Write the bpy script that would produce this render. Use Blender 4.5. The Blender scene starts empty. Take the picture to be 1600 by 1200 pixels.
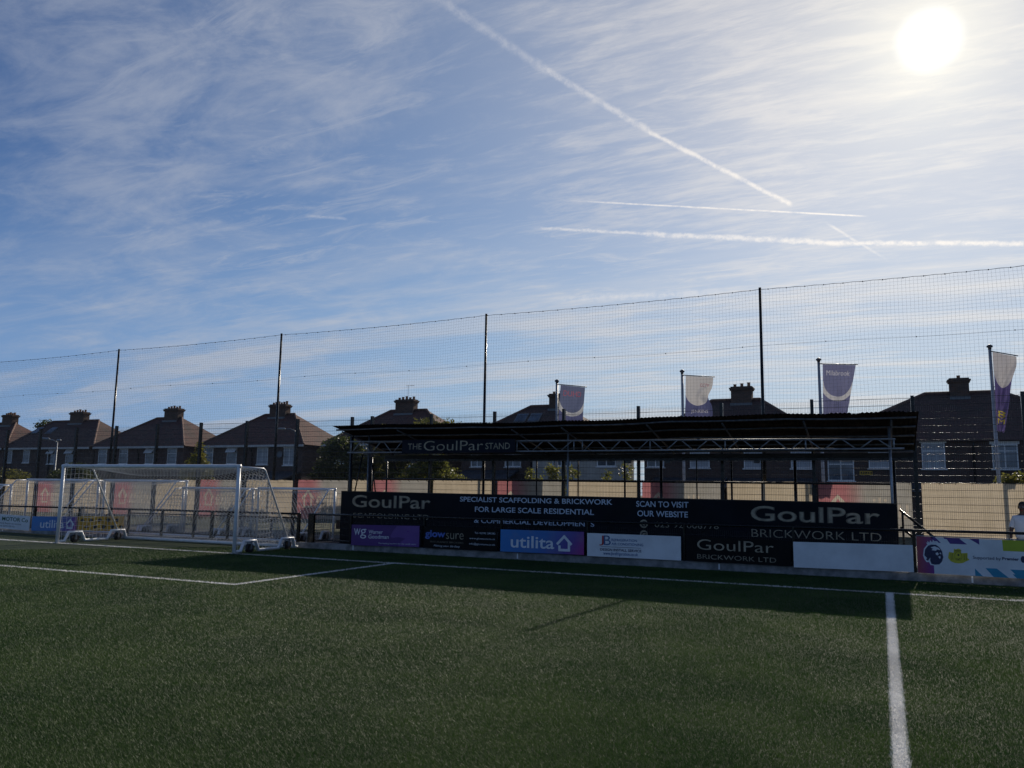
import bpy, bmesh, math, random
import numpy as np
from mathutils import Vector, Matrix
R = math.radians
rnd = random.Random(7)
C = bpy.context.scene.collection
scene = bpy.context.scene

# ------------------------------------------------------------------ camera
YAW, PITCH, ROLL, CAMH = 0.430047, 0.132979, 0.015854, 1.8449
_cy, _sy = math.cos(YAW), math.sin(YAW)
_f0 = Vector((-_sy, _cy, 0)); _r0 = Vector((_cy, _sy, 0)); _u0 = Vector((0, 0, 1))
_fw = _f0*math.cos(PITCH) + _u0*math.sin(PITCH)
_up = -_f0*math.sin(PITCH) + _u0*math.cos(PITCH)
_rt = _r0*math.cos(ROLL) + _up*math.sin(ROLL)
_u2 = -_r0*math.sin(ROLL) + _up*math.cos(ROLL)
cam = bpy.data.cameras.new('camera'); cam.sensor_width = 36; cam.lens = 36*1259.32/1600
cam.clip_end = 3000; cam.clip_start = 0.05
camo = bpy.data.objects.new('camera', cam); C.objects.link(camo)
camo.matrix_world = Matrix(((_rt.x, _u2.x, -_fw.x, 0), (_rt.y, _u2.y, -_fw.y, 0), (_rt.z, _u2.z, -_fw.z, CAMH), (0, 0, 0, 1)))
scene.camera = camo

# ------------------------------------------------------------------ light and sky
SUN = Vector((0.06245, 0.88132, 0.46838)).normalized()
SUN_EL = math.asin(SUN.z); SUN_ROT = math.atan2(SUN.x, SUN.y)
SKY_STRENGTH = 0.08
SUN_STRENGTH = 4.4
scene.view_settings.view_transform = 'Standard'
scene.view_settings.look = 'None'
scene.view_settings.exposure = -0.15
scene.view_settings.gamma = 1
sl = bpy.data.lights.new('sun', 'SUN'); sl.energy = SUN_STRENGTH; sl.angle = R(0.5); sl.color = (1, 0.90, 0.76)
slo = bpy.data.objects.new('sun', sl); C.objects.link(slo)
slo.rotation_euler = (-SUN).to_track_quat('-Z', 'Y').to_euler()


class NT:
    """small helper that writes node trees as expressions"""
    def __init__(s, tree): s.t = tree; s.n = tree.nodes; s.l = tree.links
    def new(s, typ, **kw):
        nd = s.n.new(typ)
        for k, v in kw.items(): setattr(nd, k, v)
        return nd
    def put(s, sock, v):
        if hasattr(v, 'is_linked'): s.l.new(v, sock)
        else:
            try: sock.default_value = v
            except Exception: sock.default_value = (*v, 1)
    def m(s, op, a, b=None, c=None, clamp=False):
        nd = s.new('ShaderNodeMath', operation=op); nd.use_clamp = clamp
        for i, v in enumerate((a, b, c)):
            if v is not None: s.put(nd.inputs[i], v)
        return nd.outputs[0]
    def v(s, op, a, b=None):
        nd = s.new('ShaderNodeVectorMath', operation=op)
        s.put(nd.inputs[0], a)
        if b is not None: s.put(nd.inputs[1], b)
        return nd.outputs['Value'] if op in ('DOT_PRODUCT', 'LENGTH', 'DISTANCE') else nd.outputs['Vector']
    def sm(s, x, a, b, lo=0.0, hi=1.0):
        nd = s.new('ShaderNodeMapRange', interpolation_type='SMOOTHSTEP')
        s.put(nd.inputs[0], x); nd.inputs[1].default_value = a; nd.inputs[2].default_value = b
        nd.inputs[3].default_value = lo; nd.inputs[4].default_value = hi
        return nd.outputs[0]
    def mix(s, f, a, b, blend='MIX'):
        nd = s.new('ShaderNodeMix', data_type='RGBA', blend_type=blend)
        s.put(nd.inputs[0], f); s.put(nd.inputs[6], a); s.put(nd.inputs[7], b)
        return nd.outputs[2]
    def noise(s, vec, scale, detail=6, rough=.55, dist=0.0):
        nd = s.new('ShaderNodeTexNoise'); s.put(nd.inputs['Vector'], vec)
        nd.inputs['Scale'].default_value = scale; nd.inputs['Detail'].default_value = detail
        nd.inputs['Roughness'].default_value = rough; nd.inputs['Distortion'].default_value = dist
        return nd.outputs['Fac']
    def xyz(s, v):
        nd = s.new('ShaderNodeSeparateXYZ'); s.put(nd.inputs[0], v); return nd.outputs
    def comb(s, x, y, z):
        nd = s.new('ShaderNodeCombineXYZ')
        for i, q in enumerate((x, y, z)): s.put(nd.inputs[i], q)
        return nd.outputs[0]
    def mapping(s, v, rot=(0, 0, 0), scale=(1, 1, 1), loc=(0, 0, 0)):
        nd = s.new('ShaderNodeMapping'); s.put(nd.inputs[0], v)
        nd.inputs['Rotation'].default_value = rot; nd.inputs['Scale'].default_value = scale; nd.inputs['Location'].default_value = loc
        return nd.outputs[0]


def build_world():
    w = bpy.data.worlds.new('World'); scene.world = w; w.use_nodes = True
    k = NT(w.node_tree); k.n.clear()
    sky = k.new('ShaderNodeTexSky', sky_type='NISHITA'); sky.sun_disc = False
    sky.sun_elevation = SUN_EL; sky.sun_rotation = SUN_ROT
    sky.air_density = 1.0; sky.dust_density = 0.0; sky.ozone_density = 2.0; sky.altitude = 0
    d = k.v('NORMALIZE', k.new('ShaderNodeTexCoord').outputs['Generated'])
    X, Y, Z = k.xyz(d)
    ca = k.v('DOT_PRODUCT', d, tuple(SUN))
    ang = k.m('ARCCOSINE', k.m('MINIMUM', ca, 1.0))                       # angle from the sun
    zz = k.m('ADD', k.m('MAXIMUM', Z, 0.0), 0.10)
    P = k.comb(k.m('DIVIDE', X, zz), k.m('DIVIDE', Y, zz), 0.0)           # cloud deck seen from the ground
    # large patches where the veil is thick (+) or torn open (-)
    W = 0.0
    for c, kk, a in (((-.10, .93, .36), 10, .05), ((.10, .87, .47), 9, .06), ((.10, .96, .25), 60, .02), ((-.20, .85, .45), 60, .05), ((-.17, .93, .31), 220, .12), ((-.40, .75, .53), 120, .08), ((-.66, .57, .47), 90, .05), ((-.58, .67, .44), 160, .10), ((-.70, .60, .37), 120, .05),
                     ((-.62, .58, .50), 28, .13), ((-.70, .52, .42), 40, .10), ((-.62, .72, .30), 110, .07), ((-.60, .78, .20), 90, .14), ((-.72, .65, .18), 90, .14), ((-.30, .93, .2), 80, .10),
                     ((-.50, .77, .36), 30, -.20), ((-.80, .50, .32), 30, -.10), ((-.19, .95, .22), 260, -.26), ((.06, .96, .275), 500, -.14),
                     ((-.46, .73, .5), 30, -.06), ((.02, .97, .20), 160, -.10), ((-.64, .70, .33), 200, -.05)):
        v = Vector(c).normalized()
        g = k.m('MULTIPLY', k.m('EXPONENT', k.m('MULTIPLY', k.m('SUBTRACT', k.v('DOT_PRODUCT', d, tuple(v)), 1.0), float(kk))), float(a))
        W = k.m('ADD', W, g)
    q1 = k.mapping(P, rot=(0, 0, R(-8)), scale=(.8, 1.5, 1))
    n1 = k.noise(q1, 1.5, 7, .58, .5)
    q2 = k.mapping(P, rot=(0, 0, R(-12)), scale=(1.5, 5.5, 1), loc=(3.1, 1.7, 0))
    n2 = k.noise(q2, 1.9, 9, .68, .7)
    q3 = k.mapping(P, rot=(0, 0, R(52)), scale=(1.3, 2.4, 1), loc=(7.1, 4.7, 0))
    n3 = k.noise(q3, 1.7, 10, .66, .55)
    q5 = k.mapping(P, rot=(0, 0, R(-16)), scale=(2.2, 9.0, 1), loc=(2.1, 0.7, 0))
    n5 = k.noise(q5, 2.6, 8, .66, .5)
    left = k.sm(X, -.60, -.22)
    nn = k.m('ADD', k.m('MULTIPLY', n2, left), k.m('MULTIPLY', n3, k.m('SUBTRACT', 1.0, left)))
    mixn = k.m('ADD', k.m('MULTIPLY', k.m('SUBTRACT', k.m('ADD', k.m('MULTIPLY', n1, .45), k.m('MULTIPLY', nn, .55)), .5), k.m('ADD', 2.3, k.m('MULTIPLY', left, .1))), k.m('ADD', W, .5))
    mixn = k.m('ADD', mixn, k.m('MULTIPLY', k.m('MULTIPLY', k.m('SUBTRACT', n5, .5), left), 1.15))
    veil = k.m('ADD', k.m('MULTIPLY', k.sm(mixn, .40, 1.02), .98), .02)
    # torn fibres of ice cloud where the wisps gather
    wm = 0.0
    for c, kk, a in (((-.60, .60, .52), 60, .9), ((-.52, .66, .52), 120, .9), ((-.68, .62, .38), 120, .7), ((-.66, .70, .26), 120, .9), ((-.20, .92, .31), 120, 1.0), ((-.12, .88, .45), 40, .55), ((-.33, .90, .27), 200, .9), ((.06, .93, .36), 60, .5), ((-.50, .80, .32), 300, .6)):
        wm = k.m('ADD', wm, k.m('MULTIPLY', k.m('EXPONENT', k.m('MULTIPLY', k.m('SUBTRACT', k.v('DOT_PRODUCT', d, tuple(Vector(c).normalized())), 1.0), float(kk))), float(a)))
    q6 = k.mapping(P, rot=(0, 0, R(-32)), scale=(1.4, 4.6, 1), loc=(5.3, 2.2, 0))
    n6 = k.noise(q6, 2.3, 10, .70, 1.1)
    fib = k.m('MULTIPLY', k.sm(n6, .47, .74), k.m('MINIMUM', wm, 1.0))
    veil = k.m('ADD', veil, k.m('MULTIPLY', k.m('SUBTRACT', 1.0, veil), k.m('MULTIPLY', fib, .80)))
    # smooth high haze, thick on the sun's side of the sky and thinning to the left
    H = k.m('MULTIPLY', k.m('EXPONENT', k.m('MULTIPLY', k.m('SUBTRACT', k.v('DOT_PRODUCT', d, tuple(Vector((.08, .89, .44)).normalized())), 1.0), 7.0)), .66)
    veil = k.m('SUBTRACT', 1.0, k.m('MULTIPLY', k.m('SUBTRACT', 1.0, H), k.m('SUBTRACT', 1.0, k.m('MULTIPLY', veil, .74))))
    # near the horizon long flat streaks
    q4 = k.mapping(P, rot=(0, 0, R(5)), scale=(.34, 2.1, 1), loc=(1.3, 8.2, 0))
    n4 = k.noise(q4, 1.1, 8, .62, .35)
    low = k.m('MULTIPLY', k.sm(Z, .34, .15), k.sm(n4, .45, .64))
    veil = k.m('ADD', veil, k.m('MULTIPLY', low, .62))

    # condensation trails: thin arcs across the sky
    def trail(a, b, width, soft, amp, fray, taper0=.04, taper1=.04):
        a = Vector(a).normalized(); b = Vector(b).normalized(); n = a.cross(b).normalized()
        t = n.cross(a).normalized(); L = a.angle(b)
        wob = k.m('MULTIPLY', k.m('SUBTRACT', k.noise(d, 62.0, 7, .78), .5), fray)
        off = k.m('ABSOLUTE', k.m('ADD', k.v('DOT_PRODUCT', d, tuple(n)), wob))
        s = k.m('DIVIDE', k.m('ARCTAN2', k.v('DOT_PRODUCT', d, tuple(t)), k.v('DOT_PRODUCT', d, tuple(a))), L)
        along = k.m('MULTIPLY', k.sm(s, 0.0, taper0), k.sm(s, 1.0, 1.0-taper1))
        body = k.sm(off, width+soft, width*.2)
        clump = k.sm(k.noise(d, 85.0, 6, .72), .34, .60, .30, 1.0)
        return k.m('MULTIPLY', k.m('MULTIPLY', k.m('MULTIPLY', body, along), clump), amp)
    tr = trail((-.455, .695, .56), (-.33, .81, .48), .0024, .0050, .26, .009, .02, .02)
    for args in (((-.335, .806, .484), (-.23, .88, .42), .0018, .0036, .42, .008, .03, .02),
                 ((-.235, .877, .422), (-.08, .94, .33), .0015, .0024, .66, .006, .03, .03),
                 ((-.05, .945, .31), (.02, .97, .26), .0010, .0012, .42, .003, .2, .4),
                 ((-.345, .87, .35), (.0, .95, .31), .0007, .0008, .80, .0006, .25, .06),
                 ((-.385, .868, .320), (-.24, .92, .310), .0010, .0018, .60, .006, .25, .03),
                 ((-.25, .918, .311), (-.05, .96, .289), .0018, .0026, .66, .009, .03, .03),
                 ((-.06, .958, .289), (.145, .95, .262), .0017, .0022, .76, .008, .03, .02),
                 ((-.38, .895, .235), (-.12, .96, .238), .0022, .0050, .40, .008, .2, .3),
                 ((-.613, .727, .320), (-.567, .763, .320), .0009, .0018, .30, .004, .3, .15)):
        tr = k.m('MAXIMUM', tr, trail(*args))
    veil = k.m('MINIMUM', veil, 1.0)
    # ice cloud scatters strongly forward: brighter and whiter towards the sun
    fwd = k.m('EXPONENT', k.m('MULTIPLY', ang, -2.3))
    cl = k.mix(k.m('MINIMUM', k.m('MULTIPLY', fwd, 1.5), 1.0), (4.6, 5.4, 6.9, 1), (13.2, 12.2, 11.0, 1))
    # pale moist air low over the town
    air = k.mix(k.m('MULTIPLY', k.sm(Z, .36, .02), .80), sky.outputs[0], k.mix(k.m('MINIMUM', k.m('MULTIPLY', fwd, 1.2), 1.0), (5.2, 6.5, 8.1, 1), (8.3, 8.6, 8.9, 1)))
    # the deeper blue high up and away from the sun
    base = k.mix(k.m('MULTIPLY', veil, .70), k.mix(1.0, air, k.mix(k.sm(ang, R(22), R(68)), (.76, .92, 1.08, 1), (.50, .68, .98, 1)), 'MULTIPLY'), cl)
    base = k.mix(k.m('MULTIPLY', tr, .85), base, k.mix(1.0, cl, (1.22, 1.2, 1.17, 1), 'MULTIPLY'))
    # aureole round the sun
    core = k.m('MULTIPLY', k.sm(ang, R(2.2), R(.6)), 6.0)
    g1 = k.m('MULTIPLY', k.m('EXPONENT', k.m('MULTIPLY', ang, -14.0)), 6.2)
    g2 = k.m('MULTIPLY', k.m('EXPONENT', k.m('MULTIPLY', ang, -3.6)), 2.3)
    glow = k.mix(1.0, k.comb(core, core, k.m('MULTIPLY', core, .95)), k.comb(k.m('ADD', g1, g2), k.m('ADD', k.m('MULTIPLY', g1, .88), k.m('MULTIPLY', g2, .94)), k.m('ADD', k.m('MULTIPLY', g1, .48), k.m('MULTIPLY', g2, .80))), 'ADD')
    tot = k.mix(1.0, base, glow, 'ADD')
    bg = k.new('ShaderNodeBackground'); k.put(bg.inputs[0], tot); bg.inputs[1].default_value = SKY_STRENGTH
    out = k.new('ShaderNodeOutputWorld'); k.l.new(bg.outputs[0], out.inputs[0])
    w.cycles.sampling_method = 'MANUAL'; w.cycles.sample_map_resolution = 1024


build_world()


# ------------------------------------------------------------------ materials
def new_mat(name):
    m = bpy.data.materials.new(name); m.use_nodes = True
    k = NT(m.node_tree); k.n.clear()
    out = k.new('ShaderNodeOutputMaterial')
    return m, k, out


def pbr(name, col, rough=.6, metal=0.0, var=.12, scale=6.0, bump=0.0, bscale=60.0, spec=.5, trans=0.0, col2=None, stretch=(1, 1, 1)):
    """painted / plain surface with uneven tone, uneven gloss and a little relief"""
    m, k, out = new_mat(name)
    P = k.mapping(k.new('ShaderNodeNewGeometry').outputs['Position'], scale=stretch)
    n = k.noise(P, scale, 5, .6)
    c2 = col2 if col2 else tuple(c*(1-var*2.2) for c in col)
    cc = k.mix(k.sm(n, .3, .7), (*c2, 1), (*(c*(1+var*.5) for c in col), 1))
    b = k.new('ShaderNodeBsdfPrincipled')
    k.put(b.inputs['Base Color'], cc); b.inputs['Metallic'].default_value = metal
    k.put(b.inputs['Roughness'], k.sm(k.noise(P, scale*2.3, 4, .6), .3, .7, max(rough-.08, .03), min(rough+.10, 1)))
    b.inputs['Specular IOR Level'].default_value = spec
    if bump:
        bp = k.new('ShaderNodeBump'); bp.inputs['Strength'].default_value = bump; bp.inputs['Distance'].default_value = .02
        k.put(bp.inputs['Height'], k.noise(P, bscale, 5, .65)); k.l.new(bp.outputs[0], b.inputs['Normal'])
    sh = b.outputs[0]
    if trans:
        t = k.new('ShaderNodeBsdfTranslucent'); k.put(t.inputs[0], cc)
        mx = k.new('ShaderNodeMixShader'); mx.inputs[0].default_value = trans
        k.l.new(sh, mx.inputs[1]); k.l.new(t.outputs[0], mx.inputs[2]); sh = mx.outputs[0]
    k.l.new(sh, out.inputs[0])
    return m


def brick_mat(name, c1, c2, mortar, bw=.225, bh=.075, bump=.4):
    m, k, out = new_mat(name)
    geo = k.new('ShaderNodeNewGeometry'); X, Y, Z = k.xyz(geo.outputs['Position'])
    NX, NY, NZ = k.xyz(geo.outputs['Normal'])
    side = k.m('GREATER_THAN', k.m('ABSOLUTE', NX), .7)
    u = k.m('ADD', k.m('MULTIPLY', X, k.m('SUBTRACT', 1.0, side)), k.m('MULTIPLY', Y, side))
    br = k.new('ShaderNodeTexBrick'); k.put(br.inputs['Vector'], k.comb(u, Z, 0.0))
    br.inputs['Scale'].default_value = 1; br.inputs['Brick Width'].default_value = bw; br.inputs['Row Height'].default_value = bh
    br.inputs['Mortar Size'].default_value = .008; br.inputs['Bias'].default_value = 0
    br.inputs['Color1'].default_value = (*c1, 1); br.inputs['Color2'].default_value = (*c2, 1); br.inputs['Mortar'].default_value = (*mortar, 1)
    n = k.noise(geo.outputs['Position'], .7, 5, .6)
    cc = k.mix(k.sm(n, .3, .75), k.mix(1.0, br.outputs['Color'], (.72, .70, .70, 1), 'MULTIPLY'), br.outputs['Color'])
    b = k.new('ShaderNodeBsdfPrincipled'); k.put(b.inputs['Base Color'], cc); b.inputs['Roughness'].default_value = .9
    bp = k.new('ShaderNodeBump'); bp.inputs['Strength'].default_value = bump; bp.inputs['Distance'].default_value = .012
    k.put(bp.inputs['Height'], k.m('SUBTRACT', 1.0, br.outputs['Fac'])); k.l.new(bp.outputs[0], b.inputs['Normal'])
    k.l.new(b.outputs[0], out.inputs[0])
    return m


def tile_mat(name, c1, c2, row=.24, wid=.24):
    """plain clay roof tiles in courses that follow the height"""
    m, k, out = new_mat(name)
    geo = k.new('ShaderNodeNewGeometry'); X, Y, Z = k.xyz(geo.outputs['Position'])
    NX, NY, NZ = k.xyz(geo.outputs['Normal'])
    side = k.m('GREATER_THAN', k.m('ABSOLUTE', NX), k.m('ABSOLUTE', NY))
    u = k.m('ADD', k.m('MULTIPLY', X, k.m('SUBTRACT', 1.0, side)), k.m('MULTIPLY', Y, side))
    br = k.new('ShaderNodeTexBrick'); k.put(br.inputs['Vector'], k.comb(u, Z, 0.0))
    br.inputs['Scale'].default_value = 1; br.inputs['Brick Width'].default_value = wid; br.inputs['Row Height'].default_value = row*.62
    br.inputs['Mortar Size'].default_value = .012; br.inputs['Mortar Smooth'].default_value = .6
    br.inputs['Color1'].default_value = (*c1, 1); br.inputs['Color2'].default_value = (*c2, 1)
    br.inputs['Mortar'].default_value = (c1[0]*.4, c1[1]*.4, c1[2]*.4, 1)
    n = k.noise(geo.outputs['Position'], .9, 6, .65)
    cc = k.mix(k.sm(n, .45, .72), br.outputs['Color'], (c2[0]*.75, c2[1]*.95, c2[2]*.9, 1))
    b = k.new('ShaderNodeBsdfPrincipled'); k.put(b.inputs['Base Color'], cc); b.inputs['Roughness'].default_value = .85
    bp = k.new('ShaderNodeBump'); bp.inputs['Strength'].default_value = .6; bp.inputs['Distance'].default_value = .03
    saw = k.m('FRACT', k.m('DIVIDE', Z, row*.62))
    k.put(bp.inputs['Height'], k.m('SUBTRACT', 1.0, saw)); k.l.new(bp.outputs[0], b.inputs['Normal'])
    k.l.new(b.outputs[0], out.inputs[0])
    return m


def cloth_mat(name, col, trans=.5, var=.06, grad=None):
    """thin printed sheet: reflects on this side and glows when the sun is behind it. grad=(x0,x1,col) fades along the object's X"""
    m, k, out = new_mat(name)
    tc = k.new('ShaderNodeTexCoord').outputs['Object']
    pos = k.new('ShaderNodeNewGeometry').outputs['Position']
    c = (*col, 1)
    if grad:
        c = k.mix(k.sm(k.m('ADD', k.xyz(tc)[0], k.m('MULTIPLY', k.noise(tc, 1.5, 2), .2)), grad[0], grad[1]), c, (*grad[2], 1))
    n = k.noise(k.mapping(pos, scale=(1, 1, .35)), 3.2, 5, .6)
    c = k.mix(k.m('MULTIPLY', k.sm(n, .35, .7), var*3), c, k.mix(1.0, c, (.6, .58, .52, 1), 'MULTIPLY'))
    df = k.new('ShaderNodeBsdfPrincipled'); k.put(df.inputs['Base Color'], c); df.inputs['Roughness'].default_value = .65
    t = k.new('ShaderNodeBsdfTranslucent'); k.put(t.inputs[0], c)
    mx = k.new('ShaderNodeMixShader'); mx.inputs[0].default_value = trans
    k.l.new(df.outputs[0], mx.inputs[1]); k.l.new(t.outputs[0], mx.inputs[2]); k.l.new(mx.outputs[0], out.inputs[0])
    return m


def leaf_mat(name, c1, c2, trans=.45):
    m, k, out = new_mat(name)
    pos = k.new('ShaderNodeNewGeometry').outputs['Position']
    n = k.noise(pos, 2.2, 3, .6); n2 = k.noise(pos, 17.0, 2, .5)
    cc = k.mix(k.sm(k.m('ADD', k.m('MULTIPLY', n, .5), k.m('MULTIPLY', n2, .5)), .35, .65), (*c1, 1), (*c2, 1))
    b = k.new('ShaderNodeBsdfPrincipled'); k.put(b.inputs['Base Color'], cc); b.inputs['Roughness'].default_value = .45
    t = k.new('ShaderNodeBsdfTranslucent'); k.put(t.inputs[0], cc)
    mx = k.new('ShaderNodeMixShader'); mx.inputs[0].default_value = trans
    k.l.new(b.outputs[0], mx.inputs[1]); k.l.new(t.outputs[0], mx.inputs[2]); k.l.new(mx.outputs[0], out.inputs[0])
    return m


def grad_board(name, stops, rough=.35):
    """printed board with a colour gradient along X and a second one to the lower right"""
    m, k, out = new_mat(name)
    X, Y, Z = k.xyz(k.new('ShaderNodeTexCoord').outputs['Generated'])
    cr = k.new('ShaderNodeValToRGB'); el = cr.color_ramp.elements
    while len(el) > 1: el.remove(el[-1])
    el[0].position = stops[0][0]; el[0].color = (*stops[0][1], 1)
    for p, c in stops[1:]:
        e = el.new(p); e.color = (*c, 1)
    k.put(cr.inputs[0], k.m('ADD', k.m('MULTIPLY', X, .86), k.m('MULTIPLY', k.m('SUBTRACT', 1.0, Z), .14)))
    n = k.noise(k.new('ShaderNodeNewGeometry').outputs['Position'], 2.5, 5, .6)
    cc = k.mix(k.m('MULTIPLY', k.sm(n, .45, .75), .25), cr.outputs[0], (.2, .2, .2, 1))
    b = k.new('ShaderNodeBsdfPrincipled'); k.put(b.inputs['Base Color'], cc); b.inputs['Roughness'].default_value = rough
    bp = k.new('ShaderNodeBump'); bp.inputs['Strength'].default_value = .25; bp.inputs['Distance'].default_value = .02
    k.put(bp.inputs['Height'], k.noise(k.new('ShaderNodeNewGeometry').outputs['Position'], 2.4, 3, .5)); k.l.new(bp.outputs[0], b.inputs['Normal'])
    k.l.new(b.outputs[0], out.inputs[0])
    return m


M = {}
M['black'] = pbr('black_paint', (.006, .006, .007), .24, var=.2, scale=3, spec=.30)
M['wire'] = pbr('black_coated_wire', (.010, .010, .011), .27, var=.2, scale=2, spec=.9)
M['galv'] = pbr('galvanised_tube', (.30, .32, .35), .42, .55, .15, 9)
M['galv_dull'] = pbr('dull_scaffold_tube', (.16, .17, .19), .5, .5, .2, 9)
M['white_paint'] = pbr('white_goal_paint', (.74, .76, .78), .32, var=.05, scale=4)
M['white_plain'] = pbr('white_board', (.72, .74, .76), .4, var=.07, scale=1.6, bump=.25, bscale=2.2)
M['upvc'] = pbr('white_window_frame', (.74, .74, .73), .35, var=.05)
M['net_white'] = pbr('white_net_cord', (.72, .72, .70), .8, var=.05, trans=.2)
M['net_dark'] = pbr('dark_net_cord', (.03, .032, .04), .8, var=.1)
M['cable'] = pbr('net_cable', (.02, .02, .022), .5)
M['rubber'] = pbr('black_rubber', (.012, .012, .012), .7)
M['hub'] = pbr('grey_plastic_hub', (.10, .10, .11), .5)
M['kerb'] = pbr('weathered_concrete', (.27, .27, .27), .9, var=.22, scale=3.5, bump=.35, bscale=40)
M['path'] = pbr('tarmac_path', (.085, .085, .085), .92, var=.2, scale=2, bump=.4, bscale=90)
M['soil'] = pbr('garden_ground', (.09, .085, .05), .95, var=.3, scale=.8, bump=.5, bscale=30, col2=(.045, .06, .025))
M['roof_sheet'] = pbr('dark_roof_sheet', (.0055, .0065, .009), .75, var=.3, scale=1.6, bump=.08, spec=.08)
M['timber'] = pbr('aged_timber', (.055, .047, .040), .85, var=.25, scale=4, bump=.2, stretch=(.2, 1, 1))
M['navy'] = pbr('navy_board', (.003, .0055, .011), .45, var=.2, scale=.9, spec=.12)
M['navy_sign'] = pbr('navy_sign', (.004, .008, .020), .5, var=.12, scale=.9, spec=.14)
M['black_board'] = pbr('black_board', (.004, .004, .005), .45, var=.15, scale=2, spec=.14)
M['purple_board'] = pbr('purple_board', (.070, .014, .165), .45, var=.06, scale=2)
M['lilac_patch'] = pbr('lilac_print', (.13, .045, .26), .35, var=.06, scale=2)
M['txt_white'] = pbr('white_lettering', (.70, .73, .78), .5, var=.06)
M['txt_ice'] = pbr('pale_lettering', (.52, .59, .69), .5, var=.06)
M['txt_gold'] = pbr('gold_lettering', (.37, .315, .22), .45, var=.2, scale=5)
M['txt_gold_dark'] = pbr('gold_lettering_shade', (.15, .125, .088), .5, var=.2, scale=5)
M['txt_blue'] = pbr('blue_lettering', (.07, .14, .50), .5)
M['txt_midblue'] = pbr('mid_blue_lettering', (.05, .13, .30), .5)
M['txt_navy'] = pbr('navy_lettering', (.015, .02, .075), .5)
M['txt_green'] = pbr('green_lettering', (.01, .10, .035), .5)
M['txt_red'] = pbr('red_lettering', (.42, .03, .03), .5)
M['txt_black'] = pbr('black_lettering', (.012, .012, .012), .5)
M['teal'] = pbr('teal_print', (.02, .27, .42), .4, var=.04)
M['violet'] = pbr('violet_print', (.075, .03, .21), .4, var=.04)
M['lime'] = pbr('lime_print', (.40, .47, .02), .4, var=.04)
M['yellow'] = pbr('yellow_print', (.55, .50, .03), .4, var=.06)
M['olive'] = pbr('crest_shade', (.22, .20, .02), .45)
M['amber'] = pbr('amber_board', (.78, .37, .012), .5, var=.2, scale=5)
M['amber_plain'] = pbr('amber_plate', (.60, .36, .03), .5, var=.1, scale=9)
M['utilita'] = grad_board('blue_to_magenta_print', ((0, (.015, .19, .52)), (.50, (.03, .15, .44)), (.80, (.10, .05, .30)), (1, (.34, .02, .22))))
M['redpurple'] = grad_board('red_to_purple_print', ((0, (.36, .05, .05)), (1, (.16, .02, .22))))
M['cream'] = cloth_mat('cream_sheet', (.61, .515, .38), .42, var=.11)
M['redgrey'] = cloth_mat('red_to_grey_sheet', (.50, .205, .215), .42, var=.12, grad=(.70, 1.45, (.41, .39, .35)))
M['creamtxt'] = cloth_mat('cream_print', (.58, .50, .40), .42)
M['pane'] = pbr('window_glass', (.10, .13, .17), .06, var=.3, scale=1.3, spec=.8)
M['curtain'] = pbr('pale_blind', (.42, .44, .46), .5, var=.12, scale=3, stretch=(6, 1, .3))
M['brick'] = brick_mat('red_brown_brick', (.15, .075, .05), (.095, .055, .042), (.16, .14, .12))
M['brick2'] = brick_mat('dark_brown_brick', (.115, .060, .044), (.072, .043, .035), (.13, .12, .11))
M['brick3'] = brick_mat('plum_brick', (.125, .060, .048), (.085, .046, .042), (.12, .11, .10))
M['tile3'] = tile_mat('mottled_roof_tiles', (.132, .054, .040), (.078, .044, .036))
M['chimney'] = brick_mat('chimney_brick', (.17, .095, .065), (.09, .06, .045), (.15, .13, .11))
M['render'] = pbr('cream_render', (.46, .43, .38), .9, var=.1, scale=1.2, bump=.1)
M['tile'] = tile_mat('clay_roof_tiles', (.140, .058, .041), (.092, .044, .035))
M['tile2'] = tile_mat('brown_roof_tiles', (.105, .053, .041), (.076, .044, .037))
M['ridge'] = pbr('ridge_tiles', (.20, .115, .085), .8, var=.2, scale=4)
M['slate'] = pbr('slate_roof', (.055, .062, .078), .55, var=.25, scale=3, bump=.2)
M['pot'] = pbr('clay_pot', (.30, .16, .09), .8, var=.2)
M['lead'] = pbr('lead_flashing', (.16, .17, .18), .6)
M['bark'] = pbr('bark', (.075, .055, .04), .95, var=.3, scale=8, bump=.5)
M['leaf_dark'] = leaf_mat('dark_leaves', (.035, .052, .014), (.095, .110, .026), .5)
M['leaf_mid'] = leaf_mat('mid_leaves', (.070, .085, .018), (.20, .185, .035), .55)
M['leaf_light'] = leaf_mat('light_leaves', (.090, .110, .022), (.23, .22, .045), .55)
M['leaf_conifer'] = leaf_mat('golden_conifer_leaves', (.10, .11, .015), (.27, .24, .035), .5)
M['flag_pole'] = pbr('grey_flagpole', (.42, .42, .43), .4, .3, .1)
M['skin'] = pbr('brown_skin', (.11, .055, .035), .5, var=.08, scale=20)
M['hair'] = pbr('black_hair', (.01, .009, .008), .7)
M['shirt'] = pbr('white_cotton', (.74, .75, .78), .9, var=.05, scale=8, bump=.15, bscale=25)
M['shorts'] = pbr('navy_shorts', (.02, .022, .035), .9)
M['shoe'] = pbr('dark_shoe', (.02, .02, .02), .6)
M['rust'] = pbr('fascia_board', (.55, .54, .52), .6, var=.1)


# ------------------------------------------------------------------ builders
LOC = {}


def thing(name, label, cat, loc=(0, 0, 0), group=None):
    o = bpy.data.objects.new(name, None); C.objects.link(o); o.location = loc; o.empty_display_size = .2
    o['label'] = label; o['category'] = cat
    if group: o['group'] = group
    LOC[o.name] = Vector(loc)
    return o


def tag(o, label, cat, group=None):
    o['label'] = label; o['category'] = cat
    if group: o['group'] = group
    return o


def struct(o):
    o['kind'] = 'structure'; return o


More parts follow.
